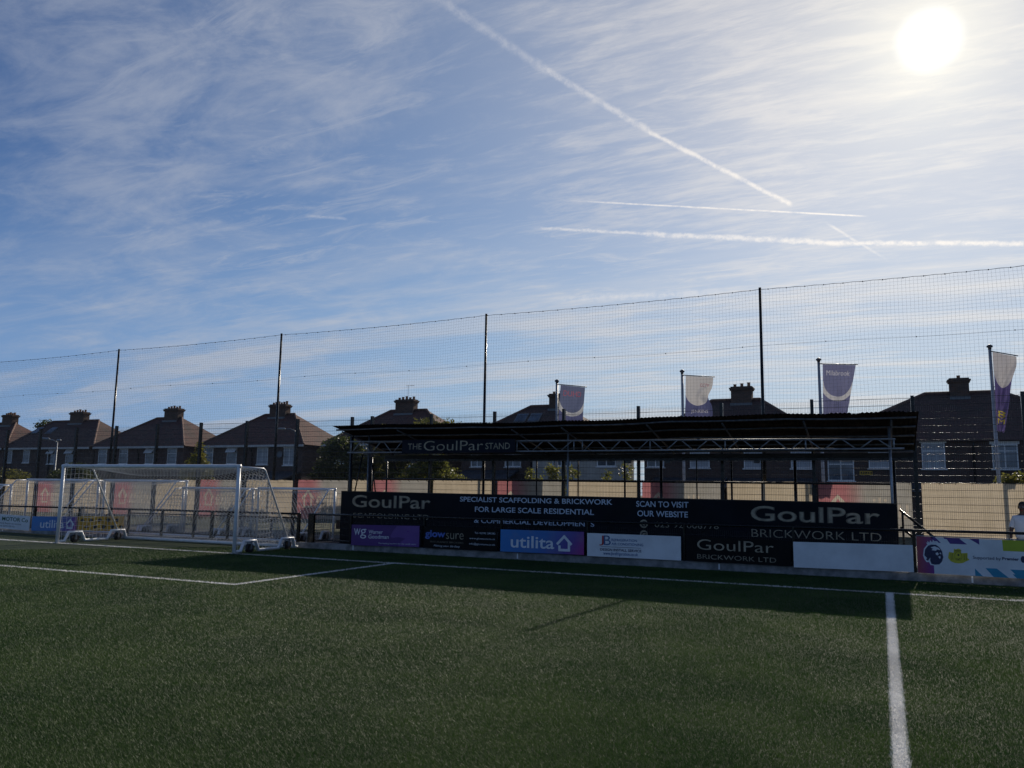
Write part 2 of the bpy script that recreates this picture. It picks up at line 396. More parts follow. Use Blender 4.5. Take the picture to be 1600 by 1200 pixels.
class MB:
    def __init__(s): s.v = []; s.f = []; s.mi = []; s.cur = 0
    def add(s, vs, fs):
        b = len(s.v); s.v += [tuple(x) for x in vs]
        s.f += [tuple(b+i for i in f) for f in fs]; s.mi += [s.cur]*len(fs); return s
    def box(s, x0, x1, y0, y1, z0, z1):
        return s.add([(x0, y0, z0), (x1, y0, z0), (x1, y1, z0), (x0, y1, z0), (x0, y0, z1), (x1, y0, z1), (x1, y1, z1), (x0, y1, z1)],
                     [(0, 3, 2, 1), (4, 5, 6, 7), (0, 1, 5, 4), (1, 2, 6, 5), (2, 3, 7, 6), (3, 0, 4, 7)])
    def prism(s, poly, y0, y1):
        """polygon in XZ drawn out along Y; y0 is the face towards the pitch"""
        n = len(poly)
        a = sum(poly[i][0]*poly[(i+1) % n][1]-poly[(i+1) % n][0]*poly[i][1] for i in range(n))
        if a < 0: poly = poly[::-1]
        vs = [(x, y0, z) for x, z in poly]+[(x, y1, z) for x, z in poly]
        fs = [tuple(range(n)), tuple(range(2*n-1, n-1, -1))]+[(i, i+n, (i+1) % n+n, (i+1) % n) for i in range(n)]
        return s.add(vs, fs)
    def path(s, pts, r, n=8, cap=True):
        pts = [Vector(p) for p in pts]; rs = r if isinstance(r, (list, tuple)) else [r]*len(pts)
        b = len(s.v); prev = None; f0 = len(s.f)
        for i, p in enumerate(pts):
            t = (pts[min(i+1, len(pts)-1)]-pts[max(i-1, 0)]).normalized()
            if i and i < len(pts)-1:
                d0 = (p-pts[i-1]).normalized(); d1 = (pts[i+1]-p).normalized(); t = (d0+d1).normalized()
            if prev is None:
                ref = Vector((0, 0, 1)) if abs(t.z) < .9 else Vector((0, 1, 0)); a = t.cross(ref).normalized()
            else:
                a = (prev-t*prev.dot(t)).normalized()
            prev = a; c = t.cross(a)
            kk = 1.0
            if i and i < len(pts)-1: kk = min(1/max(.5, t.dot((p-pts[i-1]).normalized())), 1.5)
            for j in range(n):
                w = 2*math.pi*j/n
                s.v.append(tuple(p+(a*math.cos(w)+c*math.sin(w))*rs[i]*kk))
        for i in range(len(pts)-1):
            for j in range(n):
                q = b+i*n
                s.f.append((q+j, q+(j+1) % n, q+n+(j+1) % n, q+n+j))
        if cap:
            s.f.append(tuple(b+j for j in range(n-1, -1, -1))); s.f.append(tuple(b+(len(pts)-1)*n+j for j in range(n)))
        s.mi += [s.cur]*(len(s.f)-f0)
        return s
    def tube(s, a, b, r, n=8): return s.path([a, b], r, n)
    def sphere(s, c, r, n=10, m=6, sx=1, sy=1, sz=1):
        vs = []; fs = []
        for i in range(m+1):
            th = math.pi*i/m
            for j in range(n):
                ph = 2*math.pi*j/n
                vs.append((c[0]+r*sx*math.sin(th)*math.cos(ph), c[1]+r*sy*math.sin(th)*math.sin(ph), c[2]+r*sz*math.cos(th)))
        for i in range(m):
            for j in range(n):
                fs.append((i*n+j, (i+1)*n+j, (i+1)*n+(j+1) % n, i*n+(j+1) % n))
        return s.add(vs, fs)
    def build(s, name, mats, parent=None, smooth=False):
        me = bpy.data.meshes.new(name)
        off = Vector((0, 0, 0)); p = parent
        while p is not None: off += p.location; p = p.parent
        me.from_pydata([(x-off.x, y-off.y, z-off.z) for x, y, z in s.v], [], s.f)
        if not isinstance(mats, (list, tuple)): mats = [mats]
        for m in mats: me.materials.append(m)
        if len(mats) > 1: me.polygons.foreach_set('material_index', s.mi)
        if smooth: me.polygons.foreach_set('use_smooth', [True]*len(me.polygons))
        me.update()
        o = bpy.data.objects.new(name, me); C.objects.link(o)
        if parent: o.parent = parent
        return o


def np_mesh(name, V, F, mats, parent=None, mi=None, smooth=False):
    """big meshes straight from arrays; F is (n,3) or (n,4)"""
    V = np.asarray(V, np.float32); F = np.asarray(F, np.int32)
    off = np.zeros(3, np.float32); p = parent
    while p is not None: off += np.array(p.location, np.float32); p = p.parent
    V = V-off
    me = bpy.data.meshes.new(name); n, kk = F.shape
    me.vertices.add(len(V)); me.vertices.foreach_set('co', V.ravel())
    me.loops.add(n*kk); me.loops.foreach_set('vertex_index', F.ravel())
    me.polygons.add(n); me.polygons.foreach_set('loop_start', np.arange(0, n*kk, kk, dtype=np.int32))
    me.polygons.foreach_set('loop_total', np.full(n, kk, np.int32))
    if not isinstance(mats, (list, tuple)): mats = [mats]
    for m in mats: me.materials.append(m)
    if mi is not None: me.polygons.foreach_set('material_index', np.asarray(mi, np.int32))
    if smooth: me.polygons.foreach_set('use_smooth', np.ones(n, bool))
    me.update(calc_edges=True)
    o = bpy.data.objects.new(name, me); C.objects.link(o)
    if parent: o.parent = parent
    return o


def strands(A, B, r, n=3):
    """thin prisms from A[i] to B[i]"""
    A = np.asarray(A, float); B = np.asarray(B, float); T = B-A
    L = np.linalg.norm(T, axis=1, keepdims=True); T = T/np.maximum(L, 1e-9)
    ref = np.where(np.abs(T[:, 2:3]) < .9, np.array([[0, 0, 1.]]), np.array([[0, 1., 0]]))
    U = np.cross(T, ref); U /= np.linalg.norm(U, axis=1, keepdims=True); W = np.cross(T, U)
    m = len(A); V = np.zeros((m, 2*n, 3))
    for j in range(n):
        w = 2*math.pi*j/n+.5; o = (U*math.cos(w)+W*math.sin(w))*r
        V[:, j] = A+o; V[:, n+j] = B+o
    base = (np.arange(m)*2*n)[:, None]
    F = np.concatenate([base+np.array([[j, (j+1) % n, n+(j+1) % n, n+j]]) for j in range(n)])
    return V.reshape(-1, 3), F


def cat_np(parts):
    V = []; F = []; b = 0
    for v, f in parts: V.append(v); F.append(f+b); b += len(v)
    return np.concatenate(V), np.concatenate(F)


# lettering -----------------------------------------------------------
_dg = None


def text_mesh(s, bold=0.0, mirror=False):
    cu = bpy.data.curves.new('t', 'FONT'); cu.body = s; cu.size = 1; cu.offset = bold; cu.resolution_u = 4
    ob = bpy.data.objects.new('t', cu); C.objects.link(ob)
    bpy.context.view_layer.update()
    dg = bpy.context.evaluated_depsgraph_get()
    me = bpy.data.meshes.new_from_object(ob.evaluated_get(dg))
    bpy.data.objects.remove(ob); bpy.data.curves.remove(cu)
    vs = [(v.co.x, v.co.y) for v in me.vertices]; fs = [tuple(p.vertices) for p in me.polygons]
    bpy.data.meshes.remove(me)
    if mirror: vs = [(-x, y) for x, y in vs]; fs = [f[::-1] for f in fs]
    return vs, fs


def letter(s, x0, x1, z0, z1, y, mat, parent, bold=0.0, name='lettering', mirror=False, shear=0.0, tilt=0.0, fit=None):
    """flat print: text fitted to the rectangle x0..x1, z0..z1 on the plane y (towards the pitch)"""
    vs, fs = text_mesh(s, bold, mirror)
    xs = [v[0] for v in vs]; ref = [v[1] for v in vs]
    if fit:                                            # fit the height of another string (so descenders hang below z0)
        ref = [v[1] for v in text_mesh(fit, bold)[0]]
    ax, bx, az, bz = min(xs), max(xs), min(ref), max(ref)
    mb = MB()
    out = []
    for x, z in vs:
        u = (x-ax)/(bx-ax); w = (z-az)/(bz-az)
        out.append((x0+(x1-x0)*u+shear*w, y, z0+(z1-z0)*w+tilt*u))
    mb.add(out, fs)
    return mb.build(name, mat, parent)


def skin_mesh(nodes, edges, name, mat, parent=None, sub=2):
    me = bpy.data.meshes.new(name); me.from_pydata([n[:3] for n in nodes], edges, [])
    ob = bpy.data.objects.new(name, me); C.objects.link(ob)
    md = ob.modifiers.new('s', 'SKIN'); md.use_smooth_shade = True
    for i, n in enumerate(nodes):
        sv = me.skin_vertices[0].data[i]; rr = n[3]; sv.radius = rr if isinstance(rr, tuple) else (rr, rr); sv.use_root = (i == 0)
    sb = ob.modifiers.new('b', 'SUBSURF'); sb.levels = sub; sb.render_levels = sub
    bpy.context.view_layer.update(); dg = bpy.context.evaluated_depsgraph_get()
    m2 = bpy.data.meshes.new_from_object(ob.evaluated_get(dg)); bpy.data.objects.remove(ob); bpy.data.meshes.remove(me)
    m2.name = name; m2.materials.clear(); m2.materials.append(mat)
    o = bpy.data.objects.new(name, m2); C.objects.link(o)
    if parent:
        o.parent = parent; m2.transform(Matrix.Translation(-parent.location))
    return o


# ------------------------------------------------------------------ ground
def turf_base_mat():
    m, k, out = new_mat('turf_infill')
    P = k.new('ShaderNodeNewGeometry').outputs['Position']
    n = k.noise(P, 1.1, 6, .65); n2 = k.noise(P, 160.0, 3, .7)
    c = k.mix(k.sm(n2, .35, .68), (.012, .022, .008, 1), (.050, .082, .024, 1))
    c = k.mix(k.m('MULTIPLY', k.sm(n, .4, .7), .35), c, (.030, .036, .016, 1))
    b = k.new('ShaderNodeBsdfPrincipled'); k.put(b.inputs['Base Color'], c); b.inputs['Roughness'].default_value = .75
    b.inputs['Specular IOR Level'].default_value = .25
    bp = k.new('ShaderNodeBump'); bp.inputs['Strength'].default_value = .9; bp.inputs['Distance'].default_value = .02
    k.put(bp.inputs['Height'], n2); k.l.new(bp.outputs[0], b.inputs['Normal'])
    k.l.new(b.outputs[0], out.inputs[0]); return m


def blade_mat(name, c1, c2, trans, rough, spec=.5):
    m, k, out = new_mat(name)
    P = k.new('ShaderNodeNewGeometry').outputs['Position']
    n = k.noise(P, .55, 4, .6); n2 = k.noise(P, 45.0, 2, .5)
    cc = k.mix(k.sm(k.m('ADD', k.m('MULTIPLY', n, .75), k.m('MULTIPLY', n2, .25)), .38, .62), (*c1, 1), (*c2, 1))
    b = k.new('ShaderNodeBsdfPrincipled'); k.put(b.inputs['Base Color'], cc); b.inputs['Roughness'].default_value = rough
    b.inputs['Specular IOR Level'].default_value = spec
    t = k.new('ShaderNodeBsdfTranslucent'); k.put(t.inputs[0], cc)
    mx = k.new('ShaderNodeMixShader'); mx.inputs[0].default_value = trans
    k.l.new(b.outputs[0], mx.inputs[1]); k.l.new(t.outputs[0], mx.inputs[2]); k.l.new(mx.outputs[0], out.inputs[0])
    return m


M['turf'] = turf_base_mat()
M['blade'] = blade_mat('turf_blades', (.026, .068, .014), (.062, .114, .025), .38, .48, .22)
M['blade_white'] = blade_mat('white_turf_blades', (.62, .62, .60), (.82, .82, .80), .30, .5)
M['line'] = pbr('white_line_turf', (.72, .72, .70), .9, var=.10, scale=14, bump=.5, bscale=120)

gm = MB(); gm.add([(-700, -300, -.06), (700, -300, -.06), (700, 900, -.06), (-700, 900, -.06)], [(0, 1, 2, 3)])
struct(gm.build('ground', M['soil']))
gm = MB(); gm.add([(-75, -45, 0), (60, -45, 0), (60, 20.62, 0), (-75, 20.62, 0)], [(0, 1, 2, 3)])
struct(gm.build('pitch', M['turf']))
gm = MB(); gm.box(-75, 40, 20.8, 27.2, -.05, .02)
struct(gm.build('path', M['path']))

# pitch lines: (x0,x1,y0,y1)
LINES = {'goal_line': (-48, 12, 17.655, 17.755), 'goal_area_line': (-29.6, -11.28, 12.11, 12.21), 'goal_area_side_line': (-11.38, -11.28, 12.21, 17.655),
         'halfway_line': (-.015, .095, -14, 17.655), 'restart_tick': (2.10, 2.45, 17.80, 17.86)}


def blades(P, hgt, wid, rng):
    """one bent triangle per blade at ground points P"""
    n = len(P); ln = rng.uniform(.15, 1.0, n)*hgt
    la = np.where(rng.uniform(0, 1, n) < .62, rng.normal(np.pi*.97, .75, n), rng.uniform(0, 2*np.pi, n))   # the pile is brushed mostly one way
    az = la+np.pi/2+rng.normal(0, .6, n)
    px = np.cos(az)*wid*.5; py = np.sin(az)*wid*.5
    V = np.zeros((n, 3, 3)); z = hgt*rng.uniform(.55, 1.0, n)
    V[:, 0] = np.c_[P[:, 0]-px, P[:, 1]-py, np.zeros(n)]
    V[:, 1] = np.c_[P[:, 0]+px, P[:, 1]+py, np.zeros(n)]
    V[:, 2] = np.c_[P[:, 0]+np.cos(la)*ln, P[:, 1]+np.sin(la)*ln, z]
    return V.reshape(-1, 3), np.arange(3*n).reshape(-1, 3)


def build_turf():
    rng = np.random.default_rng(5)
    N = 4200000
    th = rng.uniform(R(-74), R(46), N)                  # bearing from straight ahead (+Y), a margin either side of the view
    r = 3.2*np.exp(rng.uniform(0, 1, N)*math.log(27/3.2))
    X = r*np.sin(th); Y = r*np.cos(th)
    ok = (Y < 20.55) & (X > -36) & (X < 17)
    for x0, x1, y0, y1 in LINES.values():
        ok &= ~((X > x0+.006) & (X < x1-.006) & (Y > y0+.006) & (Y < y1-.006))
    X, Y, r = X[ok], Y[ok], r[ok]
    # blades lie in slightly different lengths where the pile has been brushed or trodden
    pat = .5+.5*np.sin(X*1.7+1.3*np.sin(Y*.9))*np.sin(Y*1.3+1.1*np.sin(X*.7))
    hgt = .017+.008*pat+.0006*r
    V, F = blades(np.c_[X, Y], hgt, .0010+.00034*r, rng)
    o = np_mesh('grass', V, F, M['blade']); o['kind'] = 'stuff'
    o['label'] = 'short dark green artificial grass covering the pitch'
    for nm, (x0, x1, y0, y1) in LINES.items():
        mb = MB(); mb.add([(x0, y0, .004), (x1, y0, .004), (x1, y1, .004), (x0, y1, .004)], [(0, 1, 2, 3)])
        A = (x1-x0)*(y1-y0); far = y0 > 10
        n = int(A*(2600 if far else 9000)); Q = np.c_[rng.uniform(x0-.008, x1+.008, n), rng.uniform(max(y0-.008, -3 if not far else y0-.008), y1+.008, n)]
        rr = np.hypot(Q[:, 0], Q[:, 1])
        V2, F2 = blades(Q, .022+.0006*rr, .003+.0005*rr, rng)
        V0 = np.array(mb.v); V0 = np.r_[V0[[0, 1, 2]], V0[[0, 2, 3]]]
        VV = np.r_[V0, V2]; FF = np.r_[np.array([[0, 1, 2], [3, 4, 5]]), F2+6]
        struct(np_mesh(nm, VV, FF, [M['line'], M['blade_white']], mi=np.r_[[0, 0], np.ones(len(F2), int)]))


build_turf()


def kz(x): return .19+.0042*min(0, x+14)               # top of the concrete kerb falls away slightly to the left
def railz(x): return .99+.0041*(x+31.3)


kb = MB()
xs = [-47.35+5.45*i for i in range(0, 12)]
for a, b in zip(xs[:-1], xs[1:]):
    a += .012; b -= .012
    za, zb = kz(a), kz(b); e = .012
    kb.add([(a, 20.6, -.05), (b, 20.6, -.05), (b, 20.78, -.05), (a, 20.78, -.05), (a, 20.6, za-e), (b, 20.6, zb-e), (b, 20.78, zb-e), (a, 20.78, za-e),
            (a+e, 20.6+e, za), (b-e, 20.6+e, zb), (b-e, 20.78-e, zb), (a+e, 20.78-e, za)],
           [(0, 1, 5, 4), (1, 2, 6, 5), (2, 3, 7, 6), (3, 0, 4, 7), (4, 5, 9, 8), (5, 6, 10, 9), (6, 7, 11, 10), (7, 4, 8, 11), (8, 9, 10, 11)])
struct(kb.build('kerb', M['kerb']))
kb = MB()
for x in xs[1:-1]:
    if x < 8: kb.box(x-.018, x+.018, 20.594, 20.60, .03, kz(x)-.02)
struct(kb.build('kerb_joint_filler', M['white_plain']))


# ------------------------------------------------------------------ goals
def make_goal(x0, W, y, Hh, depth, label, front=1, topd=.95, seed=1, pipe=.055, group=None, netcol='net_white', droop=1.0):
    """front=1: open side towards the pitch, net behind; front=-1: turned round, net on the pitch side"""
    t = thing('football_goal', label, 'goal', (x0+W/2, y, 0), group)
    s = front; x1 = x0+W; wr = .13
    for x in (x0, x1):
        MB().tube((x, y, 0), (x, y, Hh+pipe*.6), pipe, 12).build('post', M['white_paint'], t, True)
    MB().tube((x0-pipe, y, Hh), (x1+pipe, y, Hh), pipe*1.02, 12).build('crossbar', M['white_paint'], t, True)
    k = depth/2.5
    for x in (x0, x1):
        arch = .33
        pts = [(.0, .06), (.24, .06), (.36, arch), (.80, arch), (.93, .06), (1.76, .06), (1.90, arch), (2.38, arch), (2.47, .07), (2.60, .06)]
        MB().path([(x, y+s*a*k, z) for a, z in pts], .042, 8).build('side_frame', M['white_paint'], t, True)
        for a in (.58, 2.14):
            w = MB(); yy = y+s*a*k; ix = .05
            w.path([(x-ix, yy, wr), (x+ix, yy, wr)], wr, 18)
            wo = w.build('wheel', M['rubber'], t, False)
            MB().path([(x-ix-.01, yy, wr), (x+ix+.01, yy, wr)], .055, 12).build('hub', M['hub'], wo)
            f = MB()
            for q in (-.075, .075): f.box(x+q-.006, x+q+.006, yy-.03, yy+.03, wr-.02, arch)
            f.box(x-.075, x+.075, yy-.035, yy+.035, arch-.055, arch-.03)
            f.build('wheel_bracket', M['galv'], t)
        # top stay runs back, bends and drops to the rear foot
        zt = Hh-.02
        MB().path([(x, y, zt+.01), (x, y+s*topd*.96*k, zt-.01), (x, y+s*(topd+.05)*k, zt-.07), (x, y+s*2.12*k, .36)], .024, 8).build('net_stay', M['white_paint'], t, True)
    MB().tube((x0, y+s*2.50*k, .07), (x1, y+s*2.50*k, .07), .052, 10).build('rear_bar', M['white_paint'], t, True)
    # net: diamond mesh over top and back, square mesh at the sides, hanging a little slack
    rng = np.random.default_rng(seed); cs = .140
    ph = rng.uniform(0, 6.3, 8)
    def sag(u, v):                                     # u 0..1 across, v 0..1 along top and down the back
        w = math.sin(math.pi*u); e = math.sin(math.pi*min(max(v, 0), 1))
        return droop*(w*e*.22+.035*math.sin(9*u+ph[0])*e+.025*math.sin(17*u+ph[1]+3*v)*e)
    lt = topd*k; lb = math.hypot((2.5-topd)*k, Hh-.1); tot = lt+lb
    def pt(u, v):
        d = v*tot; x = x0+W*u
        if d < lt: yy, z = d, Hh-.03
        else:
            q = (d-lt)/lb; yy = lt+q*(2.5-topd)*k; z = (Hh-.05)*(1-q)+.08*q
        sg = sag(u, v); bend = math.exp(-((d-lt)/.45)**2)*math.sin(math.pi*u)*.16*droop
        return (x, y+s*(yy-sg*.25+.0*bend), max(.05, z-sg*.75-bend))
    nu = int(W/cs); nv = int(tot/cs); A = []; B = []
    for i in range(nu):
        for j in range(nv):
            p = pt(i/nu, j/nv); q = pt((i+1)/nu, (j+1)/nv); A.append(p); B.append(q)
            p = pt((i+1)/nu, j/nv); q = pt(i/nu, (j+1)/nv); A.append(p); B.append(q)
    def edge(z):                                       # how far back the side panel reaches at height z
        return (topd+(2.5-topd)*(1-(z-.08)/(Hh-.13)))*k
    for x in (x0, x1):
        def sp(a, z): return (x+.05*math.sin(3*a+ph[2])*math.sin(math.pi*z/Hh), y+s*a, z+.02*math.sin(7*a+ph[3]))
        z = .10
        while z < Hh-.03:
            m_ = max(2, int(edge(z)/cs))
            for i in range(m_): A.append(sp(i*edge(z)/m_, z)); B.append(sp((i+1)*edge(z)/m_, z))
            z += cs
        a = 0.0
        while a < 2.45*k:
            ztop = Hh-.03 if a <= lt else .08+(1-(a/k-topd)/(2.5-topd))*(Hh-.13)
            n_ = max(1, int(ztop/.3))
            for i in range(n_): A.append(sp(a, .06+(ztop-.06)*i/n_)); B.append(sp(a, .06+(ztop-.06)*(i+1)/n_))
            a += cs
    V, F = strands(A, B, .0050, 4)
    np_mesh('net', V, F, M[netcol], t)
    return t


make_goal(-23.92, 7.32, 17.70, 2.44, 2.6, 'large white goal on wheels standing on the goal line of the pitch', 1, 1.0, 3)
gb = 'spare goals stored behind the barrier'
make_goal(-35.35, 4.62, 24.45, 2.05, 2.3, 'taller white spare goal behind the barrier, above the green lettered board', -1, .6, 5, .05, gb, droop=.6)
make_goal(-30.35, 4.72, 24.45, 2.06, 2.3, 'taller white spare goal behind the barrier, seen through the large goal net', -1, .6, 6, .05, gb, droop=.6)
make_goal(-39.3, 3.66, 23.9, 1.79, 2.0, 'low white spare goal cut off by the left edge, behind the barrier', -1, .5, 7, .045, gb, droop=.6)
make_goal(-25.52, 3.60, 24.2, 1.80, 2.0, 'low white spare goal behind the barrier and behind the right post of the large goal', -1, .5, 8, .045, gb, droop=.6)
make_goal(-21.65, 3.55, 24.2, 1.83, 2.0, 'low white spare goal beside the left end of the stand', -1, .5, 9, .045, gb, droop=.6)


# ------------------------------------------------------------------ barrier round the pitch
def mesh_panel_np(x0, x1, y, z0, z1, dx=.05, dz=.2, rv=.0028, rh=.0044, double=True):
    xs = np.arange(x0, x1, dx); A = np.c_[xs, np.full_like(xs, y), np.full_like(xs, z0)]; B = A.copy(); B[:, 2] = z1
    p1 = strands(A, B, rv, 4)
    zs = np.arange(z0+.03, z1+.001, dz); A = []; B = []
    for z in zs:
        for oy in ((-.006, .006) if double else (-.006,)):
            A.append((x0, y+oy, z)); B.append((x1, y+oy, z))
    p2 = strands(A, B, rh, 8)
    return [p1, p2]


def barrier(x0, x1, posts, label, second=None):
    t = thing('pitch_barrier', label, 'barrier', ((x0+x1)/2, 20.65, 0))
    MB().tube((x0, 20.66, railz(x0)), (x1, 20.66, railz(x1)), .032, 12).build('top_rail', M['black'], t, True)
    if second:
        a, b = second
        MB().tube((a, 20.66, railz(a)-.13), (b, 20.66, railz(b)-.13), .022, 8).build('mid_rail', M['black'], t, True)
    MB().tube((x0, 20.66, .27), (x1, 20.66, .27), .02, 8).build('bottom_rail', M['black'], t, True)
    for x, w in posts:
        MB().box(x-w/2, x+w/2, 20.63, 20.70, 0, railz(x)+.02).build('post', M['black'], t)
    V, F = cat_np(mesh_panel_np(x0, x1, 20.68, .22, .98, rv=.0022, rh=.003, double=False))
    np_mesh('mesh_panel', V, F, M['wire'], t, smooth=True)
    return t


barrier(-45, -16.75, [(-41.8, .06), (-36.4, .06), (-34.1, .06), (-31.8, .06), (-29.28, .07), (-26.85, .07), (-24.30, .06), (-22.69, .06), (-21.22, .06), (-20.41, .10), (-19.71, .07), (-16.80, .09)],
        'black rail and mesh barrier behind the large goal, left of the stand', (-24.3, -16.8))
barrier(-16.42, 9, [(-16.30, .22), (-14.8, .05), (-12.22, .05), (-9.74, .05), (-7.19, .05), (-4.62, .05), (-2.0, .05), (.59, .065), (3.2, .06), (5.8, .06)],
        'black rail and mesh barrier in front of the stand, carrying the advertising boards')


# ------------------------------------------------------------------ advertising boards
YB = 20.50


def board(x0, x1, zl, zr, h, mat, label, lift=0.0):
    """thin sheet fixed to the barrier; zl, zr are the top edge left and right"""
    t = thing('advertising_board', label, 'advertising board', ((x0+x1)/2, YB, min(zl, zr)-h), 'advertising boards along the barrier')
    mb = MB()
    mb.add([(x0, YB, zl-h), (x1, YB, zr-h), (x1, YB, zr), (x0, YB, zl), (x0, YB+.012, zl-h), (x1, YB+.012, zr-h), (x1, YB+.012, zr), (x0, YB+.012, zl)],
           [(0, 1, 2, 3), (5, 4, 7, 6), (3, 2, 6, 7), (0, 4, 5, 1), (0, 3, 7, 4), (1, 5, 6, 2)])
    mb.build('panel', mat, t)
    fr = MB()
    for a in (x0+.04, x1-.10):
        fr.box(a, a+.06, YB+.013, 20.625, min(zl, zr)-h*.85, min(zl, zr)-h*.15)
    fr.build('fixing', M['galv'], t)
    return t, x0, x1, zl, zr, h


def bt(b, s, fx0, fx1, ft, fb, mat, bold=0.0, y=YB-.004, **kw):
    t, x0, x1, zl, zr, h = b
    a = x0+(x1-x0)*fx0; c = x0+(x1-x0)*fx1
    zt = zl+(zr-zl)*fx0
    return letter(s, a, c, zt-h*fb, zt-h*ft, y, M[mat], t, bold, tilt=(zr-zl)*(fx1-fx0), **kw)


def bpoly(b, pts, mat, y, name='print'):
    """flat printed shape in fractions of the board"""
    t, x0, x1, zl, zr, h = b
    q = [(x0+(x1-x0)*u, zl+(zr-zl)*u-h*w) for u, w in pts]
    return MB().prism(q, y, y+.0015).build(name, M[mat], t)


def house_logo(b, u0, u1, w0, w1, mat, y, name='house_logo'):
    """outline of a house, its doorway open at the lower left"""
    t, x0, x1, zl, zr, h = b
    X0 = x0+(x1-x0)*u0; X1 = x0+(x1-x0)*u1; Z1 = zl+(zr-zl)*u0-h*w0; Z0 = zl+(zr-zl)*u0-h*w1
    Wd = X1-X0; Hd = Z1-Z0; c = (X0+X1)/2; th = Wd*.15; mb = MB()
    ez = Z0+Hd*.46
    def seg(a, b_):
        d = Vector((b_[0]-a[0], b_[1]-a[1])).normalized(); n = Vector((-d.y, d.x))*th/2; e = d*th*.35
        mb.prism([(a[0]-e.x+n.x, a[1]-e.y+n.y), (b_[0]+e.x+n.x, b_[1]+e.y+n.y), (b_[0]+e.x-n.x, b_[1]+e.y-n.y), (a[0]-e.x-n.x, a[1]-e.y-n.y)], y, y+.0015)
    p = [(X0+th*.5, ez), (c, Z1-th*.5), (X1-th*.5, ez)]
    l = X0+Wd*.20; r_ = X1-Wd*.20
    y -= 0; seg(p[0], p[1]); y -= .0004; seg(p[1], p[2]); y -= .0004; seg((r_, ez+Hd*.04), (r_, Z0+th/2)); y -= .0004; seg((r_, Z0+th/2), (l, Z0+th/2)); y -= .0004; seg((l, Z0+th/2), (l, Z0+Hd*.30))
    return mb.build(name, M[mat], t)


b = board(-31.75, -29.32, .70, .645, .54, M['white_plain'], 'white board with green motor company lettering at the left edge')
bt(b, 'A.W. MOTOR Co', .03, .955, .16, .44, 'txt_green', .015)
bt(b, 'Motor Vehicle Repairs & Service', .08, .80, .555, .66, 'txt_black', 0, fit='M')
bt(b, 'Tel: 02392 820 921', .28, .66, .75, .86, 'txt_black', 0)
b = board(-29.20, -26.78, .645, .70, .53, M['utilita'], 'blue to magenta board beside the green lettered board, left of the large goal')
bt(b, 'utilita', .20, .74, .24, .80, 'txt_white', .012)
house_logo(b, .78, .96, .14, .84, 'txt_white', YB-.004)
b = board(-26.68, -24.36, .72, .78, .52, M['amber'], 'amber board with dark blotches, seen through the net of the large goal')
for i in range(2):
    for j in range(5):
        u = .10+.19*j+(.10 if i else 0); w = .27+.45*i
        bpoly(b, [(u+.045*math.cos(a)*(1+.3*math.sin(3*a+j)), w+.11*math.sin(a)*(1+.25*math.cos(2*a+i+j))) for a in [2*math.pi*q/11 for q in range(11)]], 'txt_black', YB-.004, 'blotch')

b = board(-14.66, -12.28, .785, .825, .61, M['purple_board'], 'purple law firm board, first along the foot of the stand')
bpoly(b, [(.995, .02), (.68, .02), (.62, .25), (.585, .5), (.60, .60), (.70, .56), (.80, .62), (.74, .78), (.70, .98), (.995, .98)], 'lilac_patch', YB-.0025)
bt(b, 'w', .04, .135, .18, .50, 'txt_white', -.006)
bt(b, 'g', .135, .225, .20, .66, 'txt_white', -.004)
bt(b, 'Warner', .26, .47, .24, .42, 'txt_white', .006)
bt(b, 'Goodman', .26, .56, .46, .65, 'txt_white', .006)
bt(b, 'The leading law firm for the south coast', .41, .96, .835, .90, 'txt_white', -.006, fit='T')
b = board(-12.12, -9.78, .815, .815, .61, M['black_board'], 'black insurance broker board with blue and gold lettering')
bt(b, 'glow', .015, .30, .16, .58, 'txt_blue', .03)
bt(b, 'sure', .31, .55, .26, .54, 'txt_gold', -.012)
bt(b, 'INSURANCE BROKERS', .09, .55, .655, .735, 'txt_gold_dark', .008)
bt(b, 'Making your life Easy', .14, .50, .83, .91, 'txt_white', -.004, fit='M', shear=.02)
for i, q in enumerate(('Tel: 02392 280282', 'www.glowsure.co.uk', 'info@glowsure.co.uk')):
    bt(b, q, .63+(.0 if i else .07), .975, .17+.25*i, .25+.25*i, 'txt_white', -.006, fit='T')
b = board(-9.68, -7.24, .81, .825, .60, M['utilita'], 'blue to magenta board in the middle of the row under the stand')
bt(b, 'utilita', .13, .655, .26, .80, 'txt_white', .012)
house_logo(b, .68, .865, .17, .88, 'txt_white', YB-.004)
b = board(-7.15, -4.67, .80, .80, .595, M['white_plain'], 'white refrigeration company board with red and blue initials')
bt(b, 'J', .135, .185, .09, .52, 'txt_red', -.002)
bt(b, 'B', .185, .262, .075, .49, 'txt_midblue', -.002)
bt(b, 'REFRIGERATION', .27, .545, .20, .31, 'txt_midblue', .012)
bt(b, 'AIR CONDITIONING', .27, .61, .37, .48, 'txt_midblue', .012)
bpoly(b, [(.15, .555), (.585, .555), (.585, .57), (.15, .57)], 'txt_navy', YB-.004)
bt(b, 'DESIGN INSTALL SERVICE', .145, .59, .63, .74, 'txt_navy', .022)
bt(b, 'www.jbrefrigeration.co.uk', .18, .555, .82, .91, 'txt_midblue', .012, fit='w')
b = board(-4.55, -2.05, .81, .795, .60, M['black_board'], 'black builder board with gold lettering, between two white boards')
bt(b, 'GoulPar', .115, .845, .09, .52, 'txt_gold', -.004, fit='G')
bt(b, 'BRICKWORK LTD', .115, .865, .70, .885, 'txt_gold', -.010)
board(-1.99, .56, .775, .80, .595, M['white_plain'], 'blank white board at the right end of the stand')
b = board(.635, 4.3, 1.0, .965, .80, M['white_plain'], 'white league sponsor board with a lion head and a yellow crest')
U = lambda cx: ((cx/8+1400-1432)*.01226)/(4.3-.635)
